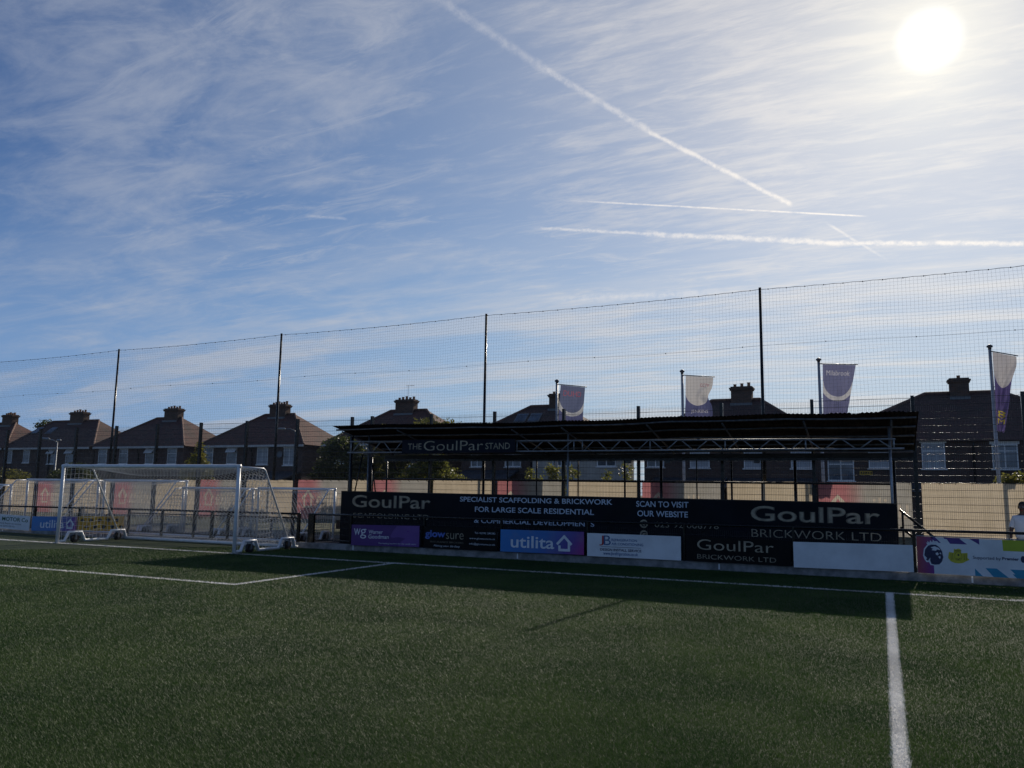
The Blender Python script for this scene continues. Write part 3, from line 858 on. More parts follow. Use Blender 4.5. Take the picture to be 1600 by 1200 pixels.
def Wq(cx, cy): return ((cy-490)-(cx-240)*.026)/(930-490)
def lg(pts, mat, y, name='print'): return bpoly(b, [(max(.001, U(x)), min(.999, max(.001, Wq(x, yy)))) for x, yy in pts], mat, y, name)
lg([(240, 480), (470, 480), (470, 950), (240, 950)], 'redpurple', YB-.0022)
lg([(440, 490), (500, 490), (575, 568), (545, 566), (525, 545), (490, 548)], 'violet', YB-.0022)
lg([(610, 498), (830, 500), (815, 515), (905, 580), (690, 575), (650, 520), (618, 518)], 'violet', YB-.0022)
lg([(930, 500), (1058, 500), (1058, 580)], 'violet', YB-.0022)
lg([(1340, 505), (1950, 520), (1950, 660), (1345, 648)], 'lime', YB-.0022)
lg([(985, 860), (1080, 965), (985, 960)], 'teal', YB-.0022)
lg([(1115, 852), (1255, 855), (1395, 972), (1210, 968)], 'teal', YB-.0022)
lg([(1415, 862), (1950, 870), (1950, 985), (1490, 978), (1440, 915), (1475, 918)], 'teal', YB-.0022)
lg([(335, 720), (350, 640), (395, 592), (450, 575), (510, 578), (560, 610), (598, 665), (606, 740), (585, 800), (545, 838), (480, 842), (425, 832), (408, 800), (375, 800), (352, 770)], 'txt_white', YB-.0040, 'lion_outline')
lg([(352, 718), (365, 650), (405, 604), (450, 588), (508, 590), (550, 618), (584, 668), (594, 740), (574, 792), (540, 824), (482, 829), (438, 820), (424, 782), (428, 745), (395, 785), (370, 770), (385, 752)], 'txt_navy', YB-.0058, 'lion_head')
lg([(380, 560), (400, 572), (402, 545), (425, 566), (440, 536), (458, 560), (482, 534), (494, 560), (522, 545), (516, 572), (530, 580), (505, 586), (450, 582), (405, 600)], 'txt_white', YB-.0058, 'crown')
lg([(440, 622), (490, 608), (545, 628), (562, 655), (520, 645), (505, 662), (450, 655), (470, 640)], 'txt_white', YB-.0076, 'brow')
lg([(498, 690), (525, 680), (540, 700), (528, 716), (505, 712)], 'txt_white', YB-.0076, 'muzzle')
lg([(545, 690), (566, 682), (572, 705)], 'txt_white', YB-.0076, 'muzzle')
lg([(525, 735), (556, 722), (560, 748), (545, 756), (540, 742)], 'txt_white', YB-.0076, 'muzzle')
circ = lambda cx, cy, rx, ry, n=16: [(cx+rx*math.cos(2*math.pi*i/n), cy+ry*math.sin(2*math.pi*i/n)) for i in range(n)]
lg([(655, 745), (672, 672), (730, 682), (735, 632), (755, 642), (790, 630), (822, 640), (826, 685), (905, 680), (902, 740), (926, 762), (880, 780), (840, 800), (790, 806), (740, 802), (690, 785)], 'yellow', YB-.0040, 'crest')
for x in (690, 712, 856, 880): lg([(x, 690), (x+9, 690), (x+9, 765), (x, 765)], 'olive', YB-.0058, 'crest_detail')
lg([(742, 650), (826, 650), (826, 664), (742, 664)], 'olive', YB-.0058, 'crest_detail')
lg(circ(786, 722, 50, 56), 'olive', YB-.0058, 'crest_ring'); lg(circ(786, 722, 44, 50), 'yellow', YB-.0066, 'crest_disc')
lg(circ(788, 706, 12, 12), 'txt_black', YB-.0074, 'star'); lg([(752, 738), (772, 752), (796, 752), (816, 736), (806, 756), (786, 764), (766, 758)], 'txt_black', YB-.0074, 'crescent')
bt(b, 'Supported by', U(968), U(1312), Wq(1100, 716), Wq(1100, 752), 'txt_navy', .006, fit='S')
bt(b, 'Premier', U(1328), U(1530), Wq(1430, 722), Wq(1430, 756), 'txt_navy', .03)
lg(circ(1580, 742, 30, 40), 'txt_navy', YB-.0040, 'lion_head')
bt(b, 'League', U(1640), U(1850), Wq(1740, 728), Wq(1740, 762), 'txt_navy', .03, fit='L')
MB().tube((.635, YB+.02, 1.015), (4.3, YB+.02, .985), .012, 8).build('edge_strip', M['galv'], b[0], True)


# ------------------------------------------------------------------ stand
ST = thing('spectator_stand', 'low dark scaffold stand with corrugated roof and pale lattice truss', 'stand', (-7.7, 22.0, 0))


def roof_z(x, y):
    """front edge high, falling to the back; the long sheets sag and kick a little"""
    f = (y-21.3)/3.6
    return 3.845-.70*f-.035*(1+math.sin(x*.55+.4))*.5+.012*math.sin(x*2.1)+(.02 if x > -6 else 0)


def build_roof():
    xs = np.arange(-16.15, .86, .02); V = []; F = []
    rows = [(21.3, 22.5), (22.42, 23.7), (23.62, 24.95)]
    for ri, (ya, yb) in enumerate(rows):
        b = len(V); lift = .012*(len(rows)-ri)
        jit = 0
        for i, x in enumerate(xs):
            if i % 45 == 0: jit = rnd.uniform(-.02, .015) if ri == 0 else 0
            c = .009*math.sin(2*math.pi*x/.10)+lift
            for th in (0, -.004):
                for y in (ya+jit, yb): V.append((x, y, roof_z(x, y)+c+th))
        n = len(xs)
        for i in range(n-1):
            p = b+4*i; q = p+4
            F += [(p, q, q+1, p+1), (p+2, p+3, q+3, q+2), (p, p+2, q+2, q), (p+1, q+1, q+3, p+3)]
        F += [(b, b+1, b+3, b+2), (b+4*(n-1), b+4*(n-1)+2, b+4*(n-1)+3, b+4*(n-1)+1)]
    mb = MB(); mb.add(V, F)
    # loose offcut lying on top near the right end
    for (xa, xb, ya, yb, dz) in ((-1.15, -.62, 21.22, 22.0, .035), (-.45, .55, 21.26, 22.2, .045)):
        vs = []; fs = []
        xx = np.arange(xa, xb, .02)
        for x in xx:
            for th in (0, -.005):
                for y in (ya, yb): vs.append((x, y, roof_z(x, y)+dz+.012*math.sin(2*math.pi*x/.10)+th))
        for i in range(len(xx)-1):
            p = 4*i; q = p+4; fs += [(p, q, q+1, p+1), (p+2, p+3, q+3, q+2), (p, p+2, q+2, q), (p+1, q+1, q+3, p+3)]
        mb.add(vs, fs)
    return mb.build('roof', M['roof_sheet'], ST)


build_roof()
for y in (21.45, 22.25, 23.1, 23.95, 24.7):            # purlins under the sheets
    MB().path([(x, y, roof_z(x, y)-.055) for x in np.linspace(-16.1, .8, 18)], .024, 8).build('purlin', M['galv_dull'], ST, True)
for x in (-15.9, -13.8, -9.85, -8.28, -5.8, -3.77, -1.75, .25):   # rafters
    MB().tube((x, 21.5, roof_z(x, 21.5)-.105), (x, 24.75, roof_z(x, 24.75)-.105), .026, 8).build('rafter', M['galv_dull'], ST, True)


def build_truss():
    y = 21.9
    def top(x): return 3.395-.0072*(x+15.8)
    def bay(xa, xb, first_up, nd, parent):
        mb = MB(); n = nd; w = (xb-xa)/n
        for i in range(n):
            up = (i % 2 == 0) == first_up
            a, c = xa+w*i+.05, xa+w*(i+1)-.05
            if up: mb.tube((a, y, 3.05), (c, y, top(c)), .016, 8)
            else: mb.tube((a, y, top(a)), (c, y, 3.05), .016, 8)
        return mb
    ch = MB(); ch.tube((-15.95, y, 3.035), (.52, y, 3.045), .0255, 10); ch.tube((-15.85, y, top(-15.85)), (.33, y, top(.33)), .0255, 10)
    t = ch.build('truss', M['galv'], ST, True)
    for xa, xb, fu, nd in ((-15.81, -13.81, True, 5), (-13.81, -11.8, False, 5), (-11.8, -9.85, True, 5), (-9.85, -8.05, False, 4), (-7.79, -5.81, True, 5), (-5.81, -3.77, False, 5), (-3.77, -1.75, True, 5), (-1.75, .29, False, 5)):
        bay(xa, xb, fu, nd, t).build('lattice', M['galv'], t, True)
    for x in (-15.81, -13.81, -9.85, -8.05, -7.79, -5.81, -3.77, -1.75, .29):
        MB().tube((x, y, 3.03), (x, y, top(x)+.01), .021, 8).build('upright', M['galv'], t, True)


build_truss()
for x, r, m_ in ((-15.92, .05, 'black'), (-15.25, .026, 'galv_dull'), (-8.30, .030, 'galv'), (.20, .034, 'galv')):
    MB().tube((x, 22.09, 0), (x, 22.09, roof_z(x, 22.09)-.08), r, 10).build('front_post', M[m_], ST, True)
for x in (-16.05, -15.05): MB().tube((x, 22.4, 1.3), (x+.35, 22.4, 3.0) if x < -15.5 else (x-.3, 22.4, 2.9), .022, 8).build('brace', M['black'], ST, True)
for x, r in ((-16.9, .09), (-16.18, .03), (-12.30, .045), (-10.35, .024), (-8.9, .024), (-11.4, .022), (-5.1, .022), (-3.2, .022), (-7.35, .03), (-6.19, .045), (-4.07, .03), (-2.28, .045), (.30, .04)):
    MB().tube((x, 24.62, 0), (x, 24.62, 3.05 if x > -16.5 else 3.0), r, 10).build('back_post', M['black'], ST, True)
MB().box(-16.2, .8, 24.5, 24.6, 2.93, 3.07).build('back_beam', M['timber'], ST)
MB().box(-16.2, .8, 24.42, 24.50, 2.86, 2.93).build('back_fascia', M['black'], ST)
MB().tube((-16.3, 24.55, 2.23), (.3, 24.55, 2.215), .032, 10).build('back_rail', M['black'], ST, True)
MB().tube((-16.3, 24.55, 1.55), (.3, 24.55, 1.55), .024, 8).build('back_rail', M['black'], ST, True)
for i in range(3):
    MB().box(-16.1, .25, 22.35+.75*i, 23.10+.75*i+(.02 if i < 2 else 0), .02, .22+.2*i).build('terrace_step', M['timber'], ST)
for z in (0, -.42):
    MB().path([(.36, 22.62, 1.55+z), (1.12, 22.62, .88+z), (1.5, 22.62, .55+z) if z else (1.55, 22.62, .52)], .03, 8).build('handrail', M['black'], ST, True)
for x in (.42, 1.45): MB().tube((x, 22.62, 0), (x, 22.62, 1.48 if x < 1 else .62), .026, 8).build('handrail_post', M['black'], ST, True)
# clamped floodlights and fittings below the rear beam
for x in (-14.9, -7.15, -5.9, -3.3):
    f = MB(); f.box(x-.08, x+.08, 24.28, 24.40, 2.78, 2.86); f.build('fitting', M['hub'], ST)


def sheet(name, label, cat, x0, x1, zl0, zl1, zr0, zr1, y, th, mat, rim=None):
    t = thing(name, label, cat, ((x0+x1)/2, y, min(zl0, zr0)))
    mb = MB()
    mb.add([(x0, y, zl0), (x1, y, zr0), (x1, y, zr1), (x0, y, zl1), (x0, y+th, zl0), (x1, y+th, zr0), (x1, y+th, zr1), (x0, y+th, zl1)],
           [(0, 1, 2, 3), (5, 4, 7, 6), (3, 2, 6, 7), (0, 4, 5, 1), (0, 3, 7, 4), (1, 5, 6, 2)])
    mb.build('panel', mat, t)
    if rim:
        MB().add([(x0, y-.01, zl1), (x1, y-.01, zr1), (x1, y-.01, zr1+.025), (x0, y-.01, zl1+.025), (x0, y+th+.01, zl1), (x1, y+th+.01, zr1), (x1, y+th+.01, zr1+.025), (x0, y+th+.01, zl1+.025)],
                 [(0, 1, 2, 3), (5, 4, 7, 6), (3, 2, 6, 7), (0, 4, 5, 1), (0, 3, 7, 4), (1, 5, 6, 2)]).build('capping', rim, t)
    return t


HB = sheet('hoarding', 'long navy hoarding across the front of the stand with builder lettering', 'hoarding', -16.2, .30, .03, 1.765, .03, 1.69, 22.0, .03, M['navy'], M['timber'])
YH = 21.997


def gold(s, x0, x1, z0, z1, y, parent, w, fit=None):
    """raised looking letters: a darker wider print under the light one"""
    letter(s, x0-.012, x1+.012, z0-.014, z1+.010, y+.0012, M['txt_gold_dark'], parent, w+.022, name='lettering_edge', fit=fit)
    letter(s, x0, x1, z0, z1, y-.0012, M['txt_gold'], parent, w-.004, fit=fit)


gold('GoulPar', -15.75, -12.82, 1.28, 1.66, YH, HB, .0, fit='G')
letter('SCAFFOLDING LTD', -15.69, -12.86, .94, 1.09, YH, M['txt_gold'], HB, -.008)
letter('SPECIALIST SCAFFOLDING & BRICKWORK', -11.78, -6.93, 1.525, 1.675, YH, M['txt_ice'], HB, .014)
letter('FOR LARGE SCALE RESIDENTIAL', -11.26, -7.47, 1.23, 1.385, YH, M['txt_ice'], HB, .014)
letter('& COMMERCIAL DEVELOPMENTS', -11.28, -7.46, .90, 1.04, YH, M['txt_ice'], HB, .014)
letter('SCAN TO VISIT', -6.24, -4.79, 1.49, 1.65, YH, M['txt_ice'], HB, .012)
letter('OUR WEBSITE', -6.21, -4.81, 1.23, 1.39, YH, M['txt_ice'], HB, .012)
letter('023 92 006778', -5.72, -4.0, .95, 1.09, YH, M['txt_gold'], HB, -.008)
for zc in (1.03, .74):
    MB().prism([(-6.03+.115*math.cos(2*math.pi*i/24), zc+.115*math.sin(2*math.pi*i/24)) for i in range(24)], YH-.0005, YH+.001).build('round_emblem', M['txt_gold'], HB)
    letter('G', -6.10, -5.96, zc-.07, zc+.07, YH-.003, M['navy'], HB, .02)
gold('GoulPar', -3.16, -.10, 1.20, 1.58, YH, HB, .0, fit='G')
letter('BRICKWORK LTD', -3.16, -.08, .78, .985, YH, M['txt_gold'], HB, -.010)

SG = sheet('stand_sign', 'navy name sign fixed to the truss of the stand', 'sign', -13.79, -9.86, 3.0, 3.425, 3.0, 3.405, 21.79, .03, M['navy_sign'])
YS = 21.786
letter('THE', -13.57, -13.07, 3.115, 3.30, YS, M['txt_gold'], SG, .0)
letter('GoulPar', -12.99, -10.92, 3.075, 3.375, YS, M['txt_gold'], SG, -.008, fit='G')
letter('STAND', -10.84, -10.03, 3.105, 3.295, YS, M['txt_gold'], SG, .006)


# ------------------------------------------------------------------ mesh fence, banners, ball-stop net
YF = 25.6
FP = [-46.7, -44.1, -41.5, -38.91, -36.5, -33.98, -31.37, -28.83, -26.29, -23.76, -21.15, -18.52, -17.6, -15.0, -12.42, -9.8, -7.19, -4.51, -1.84, .87, 3.57, 6.25, 8.9]
FN = thing('mesh_fence', 'tall black welded mesh fence on posts behind the stand and the spare goals', 'fence', (-16, YF, 0))
pm = MB().box(-.045, .045, -.06, .06, 0, 4.62); p0 = None


def fz(x): return 4.40+.0075*(x+39)                    # top of the fence


for x in FP:
    MB().box(x-.045, x+.045, YF-.01, YF+.11, 0, fz(x)+.06).build('post', M['black'], FN)
parts = []
for a, c in zip(FP[:-1], FP[1:]):
    parts += mesh_panel_np(a+.05, c-.05, YF-.02, .05, fz((a+c)/2), rh=.006)
V, F = cat_np(parts)
np_mesh('mesh_panel', V, F, M['wire'], FN, smooth=True)


def text_outline(body, bold):
    """print outlines (mirrored word and house) as closed 2D loops, so that the printed part and the sheet fill each other exactly"""
    cu = bpy.data.curves.new('t', 'FONT'); cu.body = body; cu.size = 1; cu.offset = bold; cu.resolution_u = 3
    ob = bpy.data.objects.new('t', cu); C.objects.link(ob)
    for q in bpy.context.selected_objects: q.select_set(False)
    bpy.context.view_layer.objects.active = ob; ob.select_set(True)
    bpy.ops.object.convert(target='CURVE')
    ob = bpy.context.view_layer.objects.active; loops = []
    for sp in ob.data.splines:
        pts = sp.bezier_points; n = len(pts); lp = []
        for i in range(n):
            a, c = pts[i], pts[(i+1) % n]
            for q in range(3):
                t = q/3; k = 1-t
                p = a.co*k**3+a.handle_right*3*k*k*t+c.handle_left*3*k*t*t+c.co*t**3
                if not lp or (Vector(lp[-1])-Vector((p.x, p.y))).length > .004: lp.append((p.x, p.y))
        loops.append(lp)
    d = ob.data; bpy.data.objects.remove(ob); bpy.data.curves.remove(d)
    return loops


def fill(loops):
    cu = bpy.data.curves.new('f', 'CURVE'); cu.dimensions = '2D'; cu.fill_mode = 'BOTH'
    for lp in loops:
        sp = cu.splines.new('POLY'); sp.points.add(len(lp)-1); sp.use_cyclic_u = True
        for i, (x, y) in enumerate(lp): sp.points[i].co = (x, y, 0, 1)
    ob = bpy.data.objects.new('f', cu); C.objects.link(ob); bpy.context.view_layer.update()
    me = bpy.data.meshes.new_from_object(ob.evaluated_get(bpy.context.evaluated_depsgraph_get()))
    r = [(v.co.x, v.co.y) for v in me.vertices], [tuple(p.vertices) for p in me.polygons]
    bpy.data.objects.remove(ob); bpy.data.curves.remove(cu); bpy.data.meshes.remove(me)
    return r


def refine(vs, fs, mx, sx=1.0, sy=1.0):
    bm = bmesh.new(); bv = [bm.verts.new((x*sx, y*sy, 0)) for x, y in vs]
    for f in fs:
        try: bm.faces.new([bv[i] for i in f])
        except ValueError: pass
    bmesh.ops.triangulate(bm, faces=bm.faces[:])
    for _ in range(6):
        lg_ = [e for e in bm.edges if e.calc_length() > mx]
        if not lg_: break
        bmesh.ops.subdivide_edges(bm, edges=lg_, cuts=1); bmesh.ops.triangulate(bm, faces=bm.faces[:])
    bm.verts.index_update()
    r = [(v.co.x/sx, v.co.y/sy) for v in bm.verts], [tuple(v.index for v in f.verts) for f in bm.faces]
    bm.free(); return r


BW, BH = 2.44, 1.52
_lp = text_outline('utilita', .012)
xs = [p[0] for l in _lp for p in l]; zs = [p[1] for l in _lp for p in l]
_lp = [[(.92+(max(xs)-x)/(max(xs)-min(xs))*1.42, .50+(z-min(zs))/(max(zs)-min(zs))*.60) for x, z in l] for l in _lp]
hx = .52; w_ = .30; th_ = .075
_house_out = [(hx-w_, .83), (hx, 1.17), (hx+w_, .83), (hx+w_-.02, .76), (hx+.21, .82), (hx+.21, .44), (hx-.21, .44), (hx-.21, .82), (hx-w_+.02, .76)]
_house_in = [(hx-.21+th_, .82), (hx, 1.05), (hx+.21-th_, .82), (hx+.21-th_, .44+th_), (hx-.21+th_, .44+th_)]
_lp += [_house_out, _house_in]
SHEETV, SHEETF = refine(*fill([[(0, 0), (BW, 0), (BW, BH), (0, BH)]]+_lp), .16)
PRINTV, PRINTF = fill(_lp)


def banner(x0, x1, kind, label):
    zt = min(2.27, 2.20+.0065*(x0+18)); t = thing('fence_banner', label, 'banner', (x0, YF+.13, zt-BH), 'sheets tied along the mesh fence')
    w = x1-x0; sd = rnd.uniform(0, 6)
    def wav(x, z): return YF+.13+.012*math.sin(2.3*x+sd)+.010*math.sin(3.1*z+1.7*x+sd)
    if kind == 'plain':
        nx, nz = 24, 10; vs = []; fs = []
        for i in range(nx+1):
            for j in range(nz+1):
                x = w*i/nx; z = BH*j/nz+(.012*math.sin(6*math.pi*i/nx)*(j == nz)); vs.append((x0+x, wav(x, z), zt-BH+z))
        for i in range(nx):
            for j in range(nz): q = i*(nz+1)+j; fs.append((q, q+nz+1, q+nz+2, q+1))
        MB().add(vs, fs).build('sheet', M['cream'], t, True)
    else:
        for vv, ff, nm, mt in ((SHEETV, SHEETF, 'sheet', 'redgrey'), (PRINTV, PRINTF, 'print', 'creamtxt')):
            MB().add([(x0+x*w/BW, wav(x, z), zt-BH+z) for x, z in vv], ff).build(nm, M[mt], t)
    ey = MB()
    for i in range(7):
        x = w*i/6*.96+.05; ey.tube((x0+x, YF+.14, zt-.04), (x0+x, YF-.03, zt+.02), .008, 5)
    ey.build('cable_tie', M['black'], t)
    return t


BN = [(-38.85, -36.56, 0, 'cream sheet on the mesh fence behind the tall spare goal at the far left'),
      (-36.43, -34.05, 1, 'red to grey banner with pale house print, leftmost on the mesh fence'),
      (-33.9, -31.45, 0, 'cream sheet on the mesh fence seen through the left side of the large goal'),
      (-31.28, -28.9, 1, 'red to grey banner with house print, seen through the left half of the large goal'),
      (-28.75, -26.36, 0, 'cream sheet on the mesh fence seen through the middle of the large goal net'),
      (-26.2, -23.83, 1, 'red to grey banner with pale house print, just left of the right goal post'),
      (-23.68, -21.22, 0, 'cream sheet on the mesh fence right of the large goal'),
      (-21.05, -18.6, 1, 'red to grey banner with pale house print, beside the left end of the hoarding'),
      (-18.45, -17.66, 0, 'narrow cream sheet on the mesh fence behind the left corner of the stand'),
      (-17.5, -15.08, 1, 'red to grey banner seen through the stand at its left end'),
      (-14.9, -12.5, 0, 'cream sheet seen through the stand under the name sign'),
      (-12.3, -9.9, 1, 'red to grey banner seen through the stand, under the right end of the name sign'),
      (-9.7, -7.27, 0, 'cream sheet seen through the stand at its middle posts'),
      (-7.1, -4.6, 1, 'red to grey banner seen through the stand above the scan to visit lettering'),
      (-4.4, -1.92, 0, 'cream sheet seen through the stand above the right half of the hoarding'),
      (-1.74, .74, 1, 'red to grey banner seen through the stand at its right end'),
      (1.0, 3.5, 0, 'cream sheet on the mesh fence right of the stand'),
      (3.68, 6.1, 0, 'cream sheet on the mesh fence beside the person in white')]
for a, c, k_, l in BN: banner(a, c, 'print' if k_ else 'plain', l)

NY = 26.0
NET = thing('ball_stop_net', 'high dark ball stop net on slim black poles, above and behind the stand', 'net', (-16, NY, 0))
NPX = [-50.9, -41.5, -32.07, -22.52, -13.01, -3.3, 6.3]


def nz(x): return 8.42+(x-3)*.0094


for x in NPX: MB().path([(x, NY, 0), (x, NY, nz(x)+.05)], [.062, .042], 10).build('pole', M['black'], NET, True)


def build_net():
    rng = np.random.default_rng(2)
    x0, x1 = -50.9, 6.3; cs = .105
    def top(x):
        i = max(j for j in range(len(NPX)) if NPX[j] <= x+1e-6); i = min(i, len(NPX)-2)
        f = (x-NPX[i])/(NPX[i+1]-NPX[i]); return nz(x)-.10*4*f*(1-f)*.55-.02*abs(math.sin(math.pi*x/.55))
    xs = np.arange(x0, x1, cs); T = np.array([top(x) for x in xs]); rows = int(8.0/cs); A = []; B = []
    zf = np.linspace(0, 1, rows)
    step = 4
    # smooth drift of the meshes so that the net does not look ruled
    def drift(x, z): return .022*np.sin(.9*x+.6*z)+.014*np.sin(2.3*x-1.1*z+1), .020*np.sin(.7*x+.9*z+2)+.018*np.sin(1.9*x+.3*z)
    GX = np.zeros((len(xs), rows)); GZ = GX.copy()
    for j in range(rows):
        z = .4+(T-.4)*zf[j]; dx, dz = drift(xs, z); e = 1-zf[j]**12
        GX[:, j] = xs+dx*e; GZ[:, j] = z+dz*e
    ii = list(range(0, rows, step))
    if ii[-1] != rows-1: ii.append(rows-1)
    for a, c in zip(ii[:-1], ii[1:]):
        A.append(np.c_[GX[:, a], np.full(len(xs), NY), GZ[:, a]]); B.append(np.c_[GX[:, c], np.full(len(xs), NY), GZ[:, c]])
    jj = list(range(0, len(xs), 5))
    for a, c in zip(jj[:-1], jj[1:]):
        A.append(np.c_[GX[a], np.full(rows, NY), GZ[a]]); B.append(np.c_[GX[c], np.full(rows, NY), GZ[c]])
    V, F = strands(np.concatenate(A), np.concatenate(B), .0018, 3)
    np_mesh('net', V, F, M['net_dark'], NET)
    for nm, fn in (('top_cable', top), ('middle_cable', lambda x: 6.55+(x-1)*.0095-.03*math.sin(x*.7))):
        px = np.arange(x0, x1, .275); mb = MB()
        mb.path([(x, NY-.01, fn(x)) for x in px], .007 if nm == 'top_cable' else .0032, 5)
        for x in px[::2 if nm == 'top_cable' else 9]: mb.box(x-.011, x+.011, NY-.025, NY+.01, fn(x)-.014, fn(x)+.019)
        mb.build(nm, M['cable'], NET)


build_net()


# ------------------------------------------------------------------ flags
def flag_mat(name, top, ring, low, cy, r1, r2):
    """printed flag: coloured disc at the top, pale crescent round it, purple below (in the cloth's own coordinates)"""
    m, k, out = new_mat(name)
    u, v, _ = k.xyz(k.new('ShaderNodeUVMap').outputs[0])
    d = k.v('LENGTH', k.comb(k.m('SUBTRACT', u, .5), k.m('MULTIPLY', k.m('SUBTRACT', v, cy), 2.5), 0.0))
    c = k.mix(k.m('GREATER_THAN', d, r1), (*top, 1), (*ring, 1)); c = k.mix(k.m('GREATER_THAN', d, r2), c, (*low, 1))
    upper = k.m('GREATER_THAN', v, cy)
    cin = k.mix(k.m('GREATER_THAN', k.m('ABSOLUTE', k.m('SUBTRACT', u, .5)), 2.0), (*top, 1), (*ring, 1))
    c = k.mix(upper, c, cin)
    b = k.new('ShaderNodeBsdfPrincipled'); k.put(b.inputs['Base Color'], c); b.inputs['Roughness'].default_value = .7
    t = k.new('ShaderNodeBsdfTranslucent'); k.put(t.inputs[0], c)
    mx = k.new('ShaderNodeMixShader'); mx.inputs[0].default_value = .38
    k.l.new(b.outputs[0], mx.inputs[1]); k.l.new(t.outputs[0], mx.inputs[2]); k.l.new(mx.outputs[0], out.inputs[0])
    return m


PUR = (.108, .115, .230)
FY = 29.2; FS = FY/27.5


def fp(x, z): return x*FS, (z-1.845)*FS+1.845


def make_flag(px, ptop, tl, tr, bl, br, mat, label, pinch=None, text=(), wind=.06, seed=0):
    """pole at px, cloth between four corners; corners given as (x, z)"""
    X, Zt = fp(px, ptop); t = thing('banner_flag', label, 'flag', (X, FY, 0), 'purple and white flags behind the stand')
    MB().path([(X+.02, FY, 0), (X+.02, FY, 2.2), (X, FY, Zt)], [.062, .058, .045], 12).build('pole', M['flag_pole'], t, True)
    fi = MB(); fi.path([(X, FY, Zt-.02), (X, FY, Zt+.03), (X, FY, Zt+.05), (X, FY, Zt+.09), (X, FY, Zt+.14)], [.05, .05, .09, .09, .02], 12); fi.build('finial', M['hub'], t, True)
    q = [fp(*p) for p in (tl, tr, bl, br)]
    (ax, az), (bx, bz), (cx, cz), (dx, dz) = q
    MB().path([(X, FY-.03, az+.035), (ax, FY-.03, az+.02), (bx+.07, FY-.05, bz+.015)], .017, 8).build('cross_arm', M['hub'], t, True)
    ph = seed*1.7
    def P(u, v):                                       # v=1 top
        k = 1-v
        x = (ax+(bx-ax)*u)*(1-k)+(cx+(dx-cx)*u)*k; z = (az+(bz-az)*u)*(1-k)+(cz+(dz-cz)*u)*k
        if pinch:
            pv, amt, wd = pinch; g = math.exp(-((k-pv)/wd)**2); x -= amt*g*u; z -= 0
        e = min(1, k*3)
        y = FY-.03+e*wind*(math.sin(5.2*u-3.3*v+ph)+.5*math.sin(9*u+6.5*v+2*ph)+.35*math.sin(15*(u-.8*v)+ph))*(.35+u*.65)
        return (x, y, z)
    loops = []; prints = []
    for s, u0, u1, v0, v1, mt, bold in text:           # lettering is part of the cloth: the sheet is cut out where a letter sits
        lp = text_outline(s, bold); xs = [p[0] for l in lp for p in l]; zs = [p[1] for l in lp for p in l]
        lp = [[(u0+(u1-u0)*(x-min(xs))/(max(xs)-min(xs)), v0+(v1-v0)*(z-min(zs))/(max(zs)-min(zs))) for x, z in l] for l in lp]
        loops += lp; prints.append((lp, mt))
    uv, fs = refine(*fill([[(0, 0), (1, 0), (1, 1), (0, 1)]]+loops), .09, .95, 2.4)
    o = MB().add([P(u, v) for u, v in uv], fs).build('flag_cloth', mat, t, True)
    ul = o.data.uv_layers.new(name='UVMap')
    for lp in o.data.loops: ul.data[lp.index].uv = uv[lp.vertex_index]
    for lp, mt in prints:
        tv, tf = refine(*fill(lp), .09, .95, 2.4); MB().add([P(u, v) for u, v in tv], tf).build('lettering', mt, o)
    for zc in (.55, .2):                               # rings holding the cloth to the pole
        xa = X; p = P(0, zc); MB().tube((X, FY, p[2]), (p[0], p[1], p[2]), .010, 6).build('ring', M['galv'], t, True)
    return t


FR = cloth_mat('red_flag_print', (.42, .12, .16), .35); FWt = cloth_mat('white_flag_print', (.62, .60, .64), .35); FYl = cloth_mat('yellow_flag_print', (.62, .50, .05), .35)
fm1 = flag_mat('flag_print_grey_disc', (.125, .145, .235), (.50, .50, .51), PUR, .80, .50, .64)
fm2 = flag_mat('flag_print_white_disc', (.54, .52, .51), (.60, .57, .56), PUR, .80, .50, .52)
fm3 = flag_mat('flag_print_purple_disc', (.165, .172, .285), (.54, .53, .54), (.145, .150, .265), .78, .48, .62)
fm4 = flag_mat('flag_print_silver_disc', (.45, .43, .44), (.47, .45, .46), (.10, .08, .21), .78, .50, .52)
make_flag(-10.79, 5.86, (-10.63, 5.77), (-9.68, 5.64), (-10.78, 3.3), (-9.76, 3.25), fm1, 'purple flag with red lettering and pale crescent, leftmost of the four flags', None,
          (('DUHD', .14, .86, .845, .925, FR, .03), ('TASK', .26, .80, .36, .42, FWt, .01)), .09, 1)
make_flag(-6.15, 6.0, (-6.02, 5.90), (-5.09, 5.80), (-6.1, 3.4), (-5.18, 3.4), fm2, 'flag with a large white disc above purple, left one of the two middle flags', (.27, .17, .10),
          (('CCTV', .55, .88, .86, .905, FR, 0), ('JENKINS', .22, .86, .48, .535, FWt, .015)), .11, 2)
make_flag(-1.72, 6.17, (-1.60, 6.07), (-.62, 6.0), (-1.66, 3.6), (-1.12, 3.5), fm3, 'dusty purple flag with white lettering and pale crescent above the right end of the stand', None,
          (('Milabrook', .12, .86, .86, .925, FWt, .01), ('service', .26, .78, .33, .39, FWt, .01)), .09, 3)
make_flag(3.08, 6.31, (3.14, 6.20), (3.72, 6.03), (3.13, 3.86), (3.30, 3.78), fm4, 'half furled silver and purple flag with yellow badge at the right edge', (.12, -.06, .12),
          (('8', .2, .85, .18, .27, FYl, .03), ('M', .2, .85, .10, .165, FYl, .03)), .13, 4)


# ------------------------------------------------------------------ houses beyond the ground
HG = 'pairs of brick houses beyond the ground'


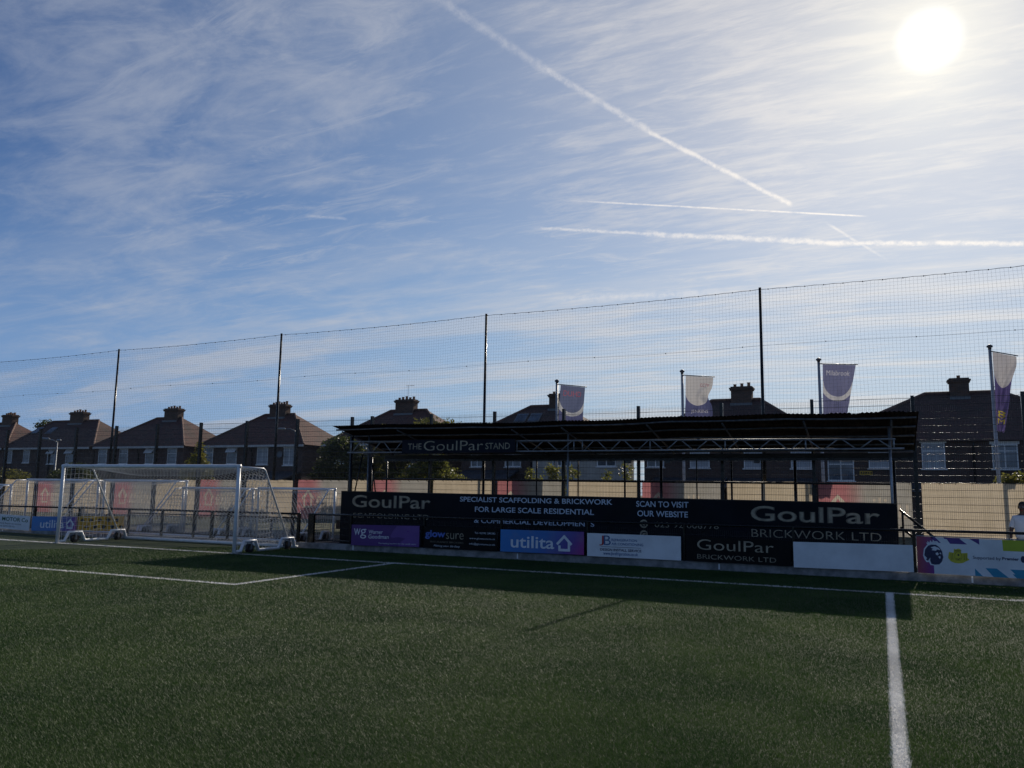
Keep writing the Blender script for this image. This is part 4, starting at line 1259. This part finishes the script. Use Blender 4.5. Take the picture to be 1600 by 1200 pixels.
def window(t, x0, x1, z0, z1, y, style=0, blind=False):
    f = MB(); w = .06
    f.box(x0, x1, y-.05, y+.02, z0, z0+w); f.box(x0, x1, y-.05, y+.02, z1-w, z1)
    f.box(x0, x0+w, y-.05, y+.02, z0+w, z1-w); f.box(x1-w, x1, y-.05, y+.02, z0+w, z1-w)
    h = z1-z0
    if style in (0, 2): f.box(x0+w, x1-w, y-.045, y+.02, z1-h*.34, z1-h*.34+w)
    if style == 1: f.box((x0+x1)/2-w/2, (x0+x1)/2+w/2, y-.045, y+.02, z0+w, z1-w)
    if style == 3:
        f.box((x0+x1)/2-w/2, (x0+x1)/2+w/2, y-.045, y+.02, z0+w, z1-w); f.box(x0+w, x1-w, y-.04, y+.02, z1-h*.3, z1-h*.3+w)
    if style == 2:                                     # top light propped open
        f.add([(x0+.02, y-.07, z1-.05), (x1-.02, y-.07, z1-.05), (x1-.02, y-.30, z1-h*.30), (x0+.02, y-.30, z1-h*.30),
               (x0+.02, y-.04, z1-.05), (x1-.02, y-.04, z1-.05), (x1-.02, y-.27, z1-h*.30-.03), (x0+.02, y-.27, z1-h*.30-.03)],
              [(0, 1, 2, 3), (7, 6, 5, 4), (3, 2, 6, 7), (0, 3, 7, 4), (1, 5, 6, 2)])
    f.box(x0-.07, x1+.07, y-.10, y+.01, z0-.07, z0)
    f.box(x0-.09, x1+.09, y-.035, y+.01, z1+.0, z1+.15)
    fo = f.build('window', M['upvc'], t)
    p = MB(); p.box(x0+w, x1-w, y-.02, y-.012, z0+w, z1-w); p.build('pane', M['curtain' if blind else 'pane'], fo)


def house(cx, W, rl, label, wins, brick='brick', tiles='tile', y0=48.0, D=6.0, eave=5.22, ridge=7.72, chim=0.0, cw=1.5, npots=5, sky=(), ext=(), fascia=True, aerial=None, blinds=(), rx=0.0, dish=None, pipe=None):
    t = thing('brick_house', label, 'house', (cx, y0, 0), HG)
    x0, x1 = cx-W/2, cx+W/2; o = .32; ym = y0+D/2
    MB().box(x0, x1, y0, y0+D, -.05, eave).build('wall', M[brick], t)
    a, c = cx+rx-rl/2, cx+rx+rl/2; e = eave-.02
    s = (ridge-eave)/(D/2); ez = eave-o*s*.55
    rf = MB()
    rf.add([(x0-o, y0-o, ez), (x1+o, y0-o, ez), (x1+o, y0+D+o, ez), (x0-o, y0+D+o, ez), (a, ym, ridge), (c, ym, ridge)],
           [(0, 1, 5, 4), (1, 2, 5), (2, 3, 4, 5), (3, 0, 4), (3, 2, 1, 0)])
    ro = rf.build('roof', M[tiles], t)
    rg = MB()
    for p, q in (((a, ym, ridge), (c, ym, ridge)), ((x0-o, y0-o, ez), (a, ym, ridge)), ((x1+o, y0-o, ez), (c, ym, ridge))):
        rg.path([Vector(p)+Vector((0, 0, .02)), Vector(q)+Vector((0, 0, .02))], .085, 8)
    rg.build('ridge_tiles', M['ridge'], ro)
    if fascia: MB().box(x0-o, x1+o, y0-o-.06, y0-o+.0, ez-.16, ez+.0).build('gutter', M['rust'], t)
    if cw:
        cz = ridge+.55; X = cx+chim
        ch = MB(); ch.box(X-cw/2, X+cw/2, ym-.32, ym+.32, ridge-.7, cz); ch.box(X-cw/2-.06, X+cw/2+.06, ym-.38, ym+.38, cz, cz+.09); ch.box(X-cw/2-.1, X+cw/2+.1, ym-.42, ym+.42, cz+.09, cz+.17)
        ch.box(X-cw/2-.02, X+cw/2+.02, ym-.34, ym+.34, cz+.17, cz+.25)
        co = ch.build('chimney', M['chimney'], t)
        MB().box(X-cw/2-.03, X+cw/2+.03, ym-.50, ym-.325, ridge-.42, ridge-.25).build('flashing', M['lead'], co)
        for i in range(npots):
            px = X-cw/2+cw*(i+.5)/npots; h = .17+.09*((i*7) % 3)/2
            MB().path([(px, ym, cz+.22), (px, ym, cz+.25+h*.8), (px, ym, cz+.25+h*.82), (px, ym, cz+.25+h)], [.10, .085, .105, .105], 10).build('pot', M['pot'], co)
        if aerial:
            ae = MB(); ax = X+.1; ae.tube((ax, ym, cz+.2), (ax, ym, cz+1.35), .014, 6); ae.tube((ax-.12, ym-.1, cz+1.28), (ax+.4, ym+.2, cz+1.34), .011, 6)
            for i in range(5):
                q = ax-.08+.11*i; ae.tube((q, ym-.22+.06*i, cz+1.29), (q, ym+.08+.06*i, cz+1.31), .006, 5)
            ae.build('aerial', M['lead'], co)
    px = cx+.15 if pipe is None else pipe
    MB().path([(px, y0-o-.02, ez-.1), (px, y0-.12, ez-.45), (px, y0-.07, ez-.6), (px, y0-.07, .1)], .04, 8).build('downpipe', M['black'], t, True)
    if dish:
        q = MB(); n_ = 14; vs = [(dish, y0-.22, 4.35)]+[(dish+.26*math.cos(2*math.pi*i/n_), y0-.30+.06*math.sin(2*math.pi*i/n_), 4.35+.26*math.sin(2*math.pi*i/n_)) for i in range(n_)]
        q.add(vs, [(0, 1+i, 1+(i+1) % n_) for i in range(n_)]); q.tube((dish, y0-.22, 4.3), (dish, y0, 4.2), .02, 6); q.tube((dish, y0-.26, 4.12), (dish, y0-.55, 4.3), .012, 6); q.build('satellite_dish', M['lead'], t)
    for i, (wx, ww, z0, z1, st) in enumerate(wins): window(t, wx-ww/2, wx+ww/2, z0, z1, y0, st, i in blinds)
    for sx, sz in sky:                                  # rooflights lie in the front slope
        yy = y0+(sz-eave)/s; n = Vector((0, -s, 1)).normalized(); u = Vector((0, 1, s)).normalized()
        f = MB(); c0 = Vector((sx, yy, sz))+n*.05; hw, hh = .42, .5
        vs = [c0+Vector((dx*hw, 0, 0))+u*(dy*hh)+n*dn for dn in (0, .06) for dx, dy in ((-1, -1), (1, -1), (1, 1), (-1, 1))]
        f.add(vs, [(4, 5, 6, 7), (0, 1, 5, 4), (1, 2, 6, 5), (2, 3, 7, 6), (3, 0, 4, 7)])
        fo = f.build('rooflight', M['lead'], ro)
        vs = [c0+Vector((dx*hw*.82, 0, 0))+u*(dy*hh*.85)+n*.066 for dx, dy in ((-1, -1), (1, -1), (1, 1), (-1, 1))]
        MB().add(vs, [(0, 1, 2, 3)]).build('pane', M['pane'], ro)
    for (xa, xb, dep, zt, zb, mt) in ext:               # lean-to additions at the back of the house
        eo = MB(); eo.box(xa, xb, y0-dep, y0-.0, -.05, zb-.1)
        w_ = eo.build('extension', M[mt], t)
        th = .09
        MB().add([(xa-.15, y0-dep-.25, zb-.1), (xb+.15, y0-dep-.25, zb-.1), (xb+.15, y0-.01, zt), (xa-.15, y0-.01, zt), (xa-.15, y0-dep-.25, zb-.1-th), (xb+.15, y0-dep-.25, zb-.1-th), (xb+.15, y0-.01, zt-th), (xa-.15, y0-.01, zt-th)],
                 [(0, 1, 2, 3), (7, 6, 5, 4), (0, 4, 5, 1), (1, 5, 6, 2), (3, 7, 4, 0)]).build('lean_to_roof', M['slate'], w_)
    return t


Z0, Z1 = 3.64, 4.90
house(-77.8, 9.8, 3.0, 'brick house cut off by the left edge, only its right roof slope showing', [(-75.4, 1.0, Z0, Z1, 0)], tiles='tile3', brick='brick3', chim=.6)
house(-66.95, 11.3, 6.2, 'brick house at the far left with slanting rooflights behind the street lamp', [(-72.3, .85, 3.75, 4.88, 0), (-69.9, .85, 3.75, 4.88, 0), (-66.6, .95, Z0, Z1, 2), (-64.2, 1.0, Z0, Z1, 2)], 'brick2', 'tile2', chim=-.4, cw=1.8, sky=((-71.3, 6.75), (-69.3, 6.7)), rx=-.9)
house(-56.0, 10.2, 2.9, 'brick house left of the conifer, behind the left half of the large goal', [(-60.1, 1.0, Z0, Z1, 0), (-57.6, 1.0, Z0, Z1, 0), (-54.6, .95, Z0, Z1, 2), (-52.1, 1.0, Z0, Z1, 0)], 'brick3', 'tile3', chim=.5, cw=1.6)
house(-43.9, 9.8, 3.0, 'brick house right of the conifer with an open top light, behind the right goal post', [(-48.2, .95, Z0, Z1, 0), (-45.8, 1.0, Z0, Z1, 2), (-42.75, 1.05, 3.6, 4.88, 1), (-40.2, 1.05, 3.55, 4.86, 1)], 'brick2', 'tile', chim=.0, cw=1.6, ext=((-42.2, -39.2, 2.4, 3.1, 2.45, 'brick'),), blinds=(2, 3), npots=6, dish=-40.9)
house(-31.8, 9.9, 3.1, 'brick house with a television aerial, rising behind the left end of the stand roof', [(-35.6, 1.0, Z0, Z1, 0), (-33.1, 1.0, Z0, Z1, 0), (-30.2, 1.05, 3.5, 4.86, 1), (-27.8, 1.0, 3.5, 4.86, 1)], 'brick3', 'tile', chim=-.2, cw=1.55, aerial=True)
house(-20.7, 9.9, 2.4, 'brick house with two rooflights and a pale rendered back addition, behind the stand', [(-24.45, .95, 3.45, 4.85, 1), (-21.85, 1.15, 3.45, 4.85, 3)], 'brick2', 'tile2', chim=1.0, cw=1.5, sky=((-22.1, 6.75), (-21.1, 6.75)),
      ext=((-25.2, -21.6, 2.2, 3.25, 2.55, 'brick2'), (-19.95, -13.75, 1.2, 5.0, 4.75, 'render')), npots=3)
RH = [o for o in C.objects if o.name.startswith('brick_house') and abs(o.location.x+20.7) < .1][0]
for wx in (-18.0, -15.1): window(RH, wx-.6, wx+.6, 3.45, 4.5, 46.8, 1)
house(-8.1, 10.0, 2.9, 'dark brick house with four white windows, behind the middle of the stand', [(-12.4, 1.05, 3.45, 4.85, 3), (-9.75, 1.15, 3.42, 4.85, 0), (-6.67, 1.1, 3.4, 4.85, 0), (-4.1, 1.1, 3.4, 4.85, 0)], 'brick2', 'tile2', chim=.4, cw=1.25, npots=3,
      ext=((-12.3, -8.3, 2.0, 2.85, 2.4, 'brick2'), (-7.9, -3.4, 2.0, 2.85, 2.45, 'brick2')), blinds=(1, 2, 3))
house(4.2, 14.6, 3.6, 'wide dark brick house at the right with a small square chimney', [(-2.05, 1.35, 2.72, 3.98, 3), (-.12, 1.05, 3.42, 4.8, 0), (2.5, 1.1, 3.40, 4.76, 0), (5.75, 1.15, 3.40, 4.66, 3)], 'brick2', 'tile2', chim=-.1, cw=.95, npots=1,
      ext=((-.8, 5.0, 1.8, 2.65, 2.35, 'brick2'),), eave=5.0, fascia=False, blinds=(1, 2))
HH = [o for o in C.objects if o.name.startswith('brick_house') and abs(o.location.x-4.2) < .1][0]
MB().box(1.7, 2.35, 49.9, 50.0, 6.35, 6.75).build('roof_vent', M['lead'], HH)
pl = MB().box(-1.12, -.48, 47.96, 47.995, 3.06, 3.27).build('nameplate', M['amber_plain'], HH)
for i in range(5): MB().box(-1.06+.12*i, -.98+.12*i, 47.952, 47.959, 3.12, 3.21).build('nameplate_mark', M['black'], pl)
house(17.5, 10.0, 3.0, 'brick house just beyond the right edge', [(14.0, 1.1, 3.4, 4.7, 0)], 'brick2', 'tile2')


# ------------------------------------------------------------------ planting beyond the fence
def tree(name, label, cat, loc, blobs, trunk, mat, n, leaf=.10, seed=1, stems=5, lean=.0):
    """blobs: (dx, dy, z, rx, ry, rz) lobes that the leaves gather round; trunk: (height, radius)"""
    t = thing(name, label, cat, loc); rng = np.random.default_rng(seed); x, y, z = loc
    tb = MB(); h, r = trunk
    tb.path([(x, y, -.05), (x+.04*h*lean, y, h*.4), (x+.1*h*lean, y+.03, h*.75), (x+.12*h*lean, y, h)], [r*1.2, r, r*.7, r*.3], 8)
    for i in range(stems):
        b = blobs[i % len(blobs)]; s0 = h*rng.uniform(.35, .8)
        e = Vector((x+b[0]*.8, y+b[1]*.8, b[2])); m_ = Vector((x+lean*.08*h, y, s0)).lerp(e, .5)+Vector((rng.uniform(-.1, .1), rng.uniform(-.1, .1), .12))
        tb.path([(x+lean*.08*h, y, s0), tuple(m_), tuple(e)], [r*.55, r*.35, r*.1], 6)
    tb.build('trunk', M['bark'], t)
    vol = np.array([b[3]*b[4]*b[5] for b in blobs])**.75; cnt = (n*vol/vol.sum()).astype(int); Ps = []
    for b, c in zip(blobs, cnt):
        nc = max(6, c//28)                              # twigs: tight clumps of leaves with gaps between
        d = rng.normal(size=(nc, 3)); d /= np.linalg.norm(d, axis=1, keepdims=True)
        rad = rng.uniform(.35, 1.06, nc)**.6
        cen = np.array([x+b[0], y+b[1], b[2]])+d*rad[:, None]*np.array(b[3:6])
        k = rng.integers(0, nc, c)
        Ps.append(cen[k]+rng.normal(size=(c, 3))*np.array([1, 1, .8])*leaf*1.35)
    P = np.concatenate(Ps); P[:, 2] = np.maximum(P[:, 2], .05); m = len(P)
    a = rng.normal(size=(m, 3)); a[:, 2] *= .6; a /= np.linalg.norm(a, axis=1, keepdims=True)
    c = np.cross(a, rng.normal(size=(m, 3))); c /= np.linalg.norm(c, axis=1, keepdims=True)
    s = leaf*rng.uniform(.6, 1.3, m)[:, None]
    V = np.stack([P-a*s, P+c*s*.45, P+a*s, P-c*s*.45], 1).reshape(-1, 3)
    np_mesh('crown', V, np.arange(4*m).reshape(-1, 4), M[mat], t)
    return t


tree('bush', 'sunlit rounded bush at the far left behind the mesh fence', 'bush', (-47.8, 32, 0), [(0, 0, 1.9, 1.15, .9, .85), (-.7, .2, 1.5, .7, .7, .7), (.7, 0, 1.6, .7, .7, .6)], (1.6, .06), 'leaf_mid', 7000, .08, 11)
tree('bush', 'dark bush round the foot of the street lamp', 'bush', (-43.6, 33, 0), [(0, 0, 2.2, 1.2, .9, .9), (-1.2, .2, 1.9, .9, .8, .8), (1.1, 0, 1.9, .8, .8, .7)], (1.8, .07), 'leaf_dark', 8000, .09, 12)
tree('conifer', 'pointed golden green conifer behind the right half of the large goal', 'tree', (-32.8, 32, 0),
     [(0, 0, .9, 1.15, 1.0, .8), (0, 0, 1.7, 1.0, .9, .8), (0, 0, 2.4, .78, .7, .7), (0, 0, 3.0, .52, .5, .6), (0, 0, 3.55, .30, .3, .5), (0, 0, 4.0, .12, .12, .3)], (3.8, .08), 'leaf_conifer', 14000, .07, 13)
tree('leafy_tree', 'dark leafy tree against the left corner of the stand', 'tree', (-24.0, 32.5, 0), [(0, 0, 3.1, 1.2, 1.1, 1.15), (-.7, .1, 2.4, .9, .9, .8), (.8, 0, 2.5, .9, .9, .9), (.2, -.2, 3.9, .7, .7, .5), (-.2, 0, 1.6, 1.2, .9, .6)], (3.2, .12), 'leaf_dark', 14000, .09, 14)
tree('leafy_tree', 'tall tree with yellowish leaves seen through the left end of the stand', 'tree', (-21.3, 33.5, 0), [(-.9, 0, 3.0, .95, 1.0, 1.3), (.2, 0, 3.8, 1.2, 1.0, 1.0), (1.7, 0, 4.35, 1.2, .9, .85), (3.0, 0, 4.5, .8, .8, .6), (-1.1, 0, 4.4, .6, .7, .5), (-.3, 0, 2.2, 1.0, .8, .8)], (3.6, .14), 'leaf_mid', 15000, .09, 15, 7)
tree('bush', 'bright green bush seen through the stand under the name sign', 'bush', (-18.4, 31.5, 0), [(0, 0, 2.3, 1.1, .9, .95), (-.8, 0, 2.0, .8, .8, .8), (.9, 0, 2.1, .7, .8, .7), (.2, 0, 3.05, .6, .6, .35)], (2.0, .07), 'leaf_light', 11000, .085, 16)
for i, (xx, hh) in enumerate(((-12.3, 2.75), (-11.6, 3.0), (-10.7, 2.8), (-9.2, 2.55), (-8.6, 2.85))):
    lab = ('spindly weed left of the middle post of the stand, against the pale wall', 'tallest weed before the pale rendered wall, seen through the stand', 'weed just right of the middle stand post, before the pale wall', 'short weed before the pale rendered wall at its right end', 'weed right of the pale rendered wall, seen through the stand')[i]
    tree('weed', lab, 'plant', (xx, 29.0, 0), [(0, 0, hh-.45, .30, .3, .5), (.1, 0, hh-.9, .35, .3, .5), (-.1, 0, hh-.1, .12, .12, .25), (0, 0, hh-1.6, .3, .3, .6)], (hh-.2, .018), 'leaf_light', 900, .06, 20+i, 3)
tree('bush', 'shrub at the right edge beside the right hand flagpole', 'bush', (4.3, 30.5, 0), [(0, 0, 2.0, .9, .8, .75), (.8, 0, 2.1, .8, .8, .7), (-.5, 0, 2.3, .35, .4, .35)], (1.7, .06), 'leaf_mid', 7000, .08, 26)
tree('leafy_tree', 'distant treetop peeping over the roof at the far left', 'tree', (-84.5, 60, 0), [(0, 0, 8.2, .9, .9, .8), (.5, 0, 7.2, 1.0, 1.0, .8), (-.4, 0, 6.4, 1.0, 1.0, .9)], (8.0, .18), 'leaf_dark', 4000, .14, 27)

# street lamp
LP = thing('street_lamp', 'grey street lamp with a twin arm, before the far left house', 'street lamp', (-54.9, 40, 0))
MB().path([(-54.9, 40, 0), (-54.95, 40, 2.6), (-55.02, 40, 2.65), (-55.0, 40, 4.95)], [.10, .095, .06, .05], 10).build('pole', M['galv'], LP, True)
MB().path([(-55.0, 40, 4.9), (-55.3, 39.9, 5.08), (-55.8, 39.8, 5.14)], .035, 8).build('arm', M['galv'], LP, True)
h = MB(); h.path([(-55.6, 39.85, 5.13), (-55.75, 39.8, 5.17), (-56.25, 39.7, 5.20), (-56.4, 39.68, 5.19)], [.03, .10, .09, .03], 10); h.build('lamp_head', M['galv'], LP, True)
h = MB(); h.path([(-54.98, 40, 4.95), (-54.9, 39.95, 5.05), (-54.6, 39.9, 5.07), (-54.5, 39.9, 5.05)], [.04, .09, .09, .03], 10); h.build('lamp_head', M['galv'], LP, True)
LP2 = thing('street_lamp', 'slim curved street lamp before the house with the open top light', 'street lamp', (-31.45, 38, 0))
MB().path([(-31.45, 38, 0), (-31.45, 38, 5.0), (-31.5, 37.95, 5.22), (-31.75, 37.8, 5.32), (-32.0, 37.7, 5.30)], [.07, .05, .04, .04, .035], 8).build('pole', M['galv_dull'], LP2, True)
MB().path([(-31.95, 37.72, 5.30), (-32.05, 37.7, 5.32), (-32.4, 37.6, 5.33), (-32.5, 37.6, 5.31)], [.03, .07, .06, .02], 8).build('lamp_head', M['galv'], LP2, True)


# ------------------------------------------------------------------ person behind the barrier
def person(x, y):
    t = thing('person', 'person in a white T-shirt standing behind the barrier at the right edge', 'person', (x, y, .02))
    b = .02
    N = []; E_ = []
    def nd(px, py, pz, r): N.append((x+px, y+py, b+pz, r)); return len(N)-1
    def link(*ids):
        for a, c in zip(ids[:-1], ids[1:]): E_.append((a, c))
    pel = nd(0, 0, .93, (.165, .12)); waist = nd(0, -.01, 1.08, (.155, .115)); chest = nd(0, .0, 1.28, (.175, .125)); sh = nd(0, .01, 1.42, (.13, .09)); neck = nd(0, 0, 1.50, .058); jaw = nd(.0, -.015, 1.575, .068)
    head = nd(.0, -.012, 1.655, (.082, .098)); crown = nd(0, .005, 1.735, (.07, .082))
    link(pel, waist, chest, sh, neck, jaw, head, crown)
    for s in (-1, 1):
        a = nd(s*.165, .01, 1.40, .066); e = nd(s*.255, -.02, 1.13, .047); w = nd(s*.235, -.17, .93, .031); p = nd(s*.222, -.225, .885, (.042, .026))
        link(sh, a, e, w, p)
        for i, (dx, ln) in enumerate(((-.028, .062), (-.010, .072), (.009, .067), (.026, .052))):   # four fingers, loosely curled
            f0 = nd(s*.222+dx, -.245, .862, .0105); f1 = nd(s*.222+dx*1.15, -.250-.012, .862-ln*.55, .0095); f2 = nd(s*.222+dx*1.1, -.240, .862-ln, .0085); link(p, f0, f1, f2)
        t0 = nd(s*.222-s*.035, -.235, .885, .012); t1 = nd(s*.222-s*.052, -.255, .855, .0105); link(p, t0, t1)
        h_ = nd(s*.095, 0, .84, .093); k_ = nd(s*.105, -.015, .48, .060); an = nd(s*.11, .02, .09, .042); ft = nd(s*.125, -.12, .045, (.045, .032)); link(pel, h_, k_, an, ft)
    skin_mesh(N, E_, 'body', M['skin'], t, 2)
    # shirt with short sleeves, loose at the hem
    N = []; E_ = []
    q = [nd(0, 0, .88, (.205, .165)), nd(0, -.01, 1.05, (.195, .155)), nd(0, -.005, 1.26, (.205, .155)), nd(0, .01, 1.395, (.155, .115)), nd(0, .004, 1.475, (.080, .075))]
    link(*q)
    for s in (-1, 1): link(q[3], nd(s*.17, .01, 1.39, .090), nd(s*.235, -.008, 1.20, .078), nd(s*.240, -.012, 1.17, .078))
    skin_mesh(N, E_, 't_shirt', M['shirt'], t, 2)
    N = []; E_ = []
    p0_ = nd(0, 0, .90, (.185, .145))
    for s in (-1, 1): link(p0_, nd(s*.10, 0, .78, .115), nd(s*.115, -.01, .50, .095))
    skin_mesh(N, E_, 'shorts', M['shorts'], t, 1)
    hr = MB(); hr.sphere((x, y+.018, b+1.69), .102, 16, 10, .90, 1.02, 1.0)
    hr.v = [(a, max(c, y-.055), max(d, b+1.635 if c > y-.02 else b+1.70)) for a, c, d in hr.v]
    hr.build('hair', M['hair'], t, True)
    fc = MB()
    for s in (-1, 1): fc.sphere((x+s*.030, y-.086, b+1.660), .0105, 8, 6)
    fc.build('eyes', M['white_plain'], t, True)
    fc = MB()
    for s in (-1, 1): fc.sphere((x+s*.030, y-.0935, b+1.660), .005, 8, 6)
    fc.build('pupils', M['hair'], t, True)
    MB().path([(x, y-.095, b+1.665), (x, y-.118, b+1.628), (x, y-.098, b+1.615)], [.008, .016, .013], 8).build('nose', M['skin'], t, True)
    MB().path([(x-.026, y-.088, b+1.585), (x, y-.097, b+1.583), (x+.026, y-.088, b+1.585)], [.004, .008, .004], 6).build('mouth', M['txt_red'], t, True)
    for s in (-1, 1):
        MB().sphere((x+s*.087, y+.005, b+1.645), .03, 10, 8, .35, .7, 1.1).build('ear', M['skin'], t, True)
        MB().path([(x+s*.11, y+.06, b+.035), (x+s*.118, y-.06, b+.045), (x+s*.13, y-.19, b+.035)], [.05, .052, .038], 10).build('shoe', M['shoe'], t, True)
    return t


pr = person(2.96, 22.35)
pr.rotation_euler = (0, 0, R(-22))
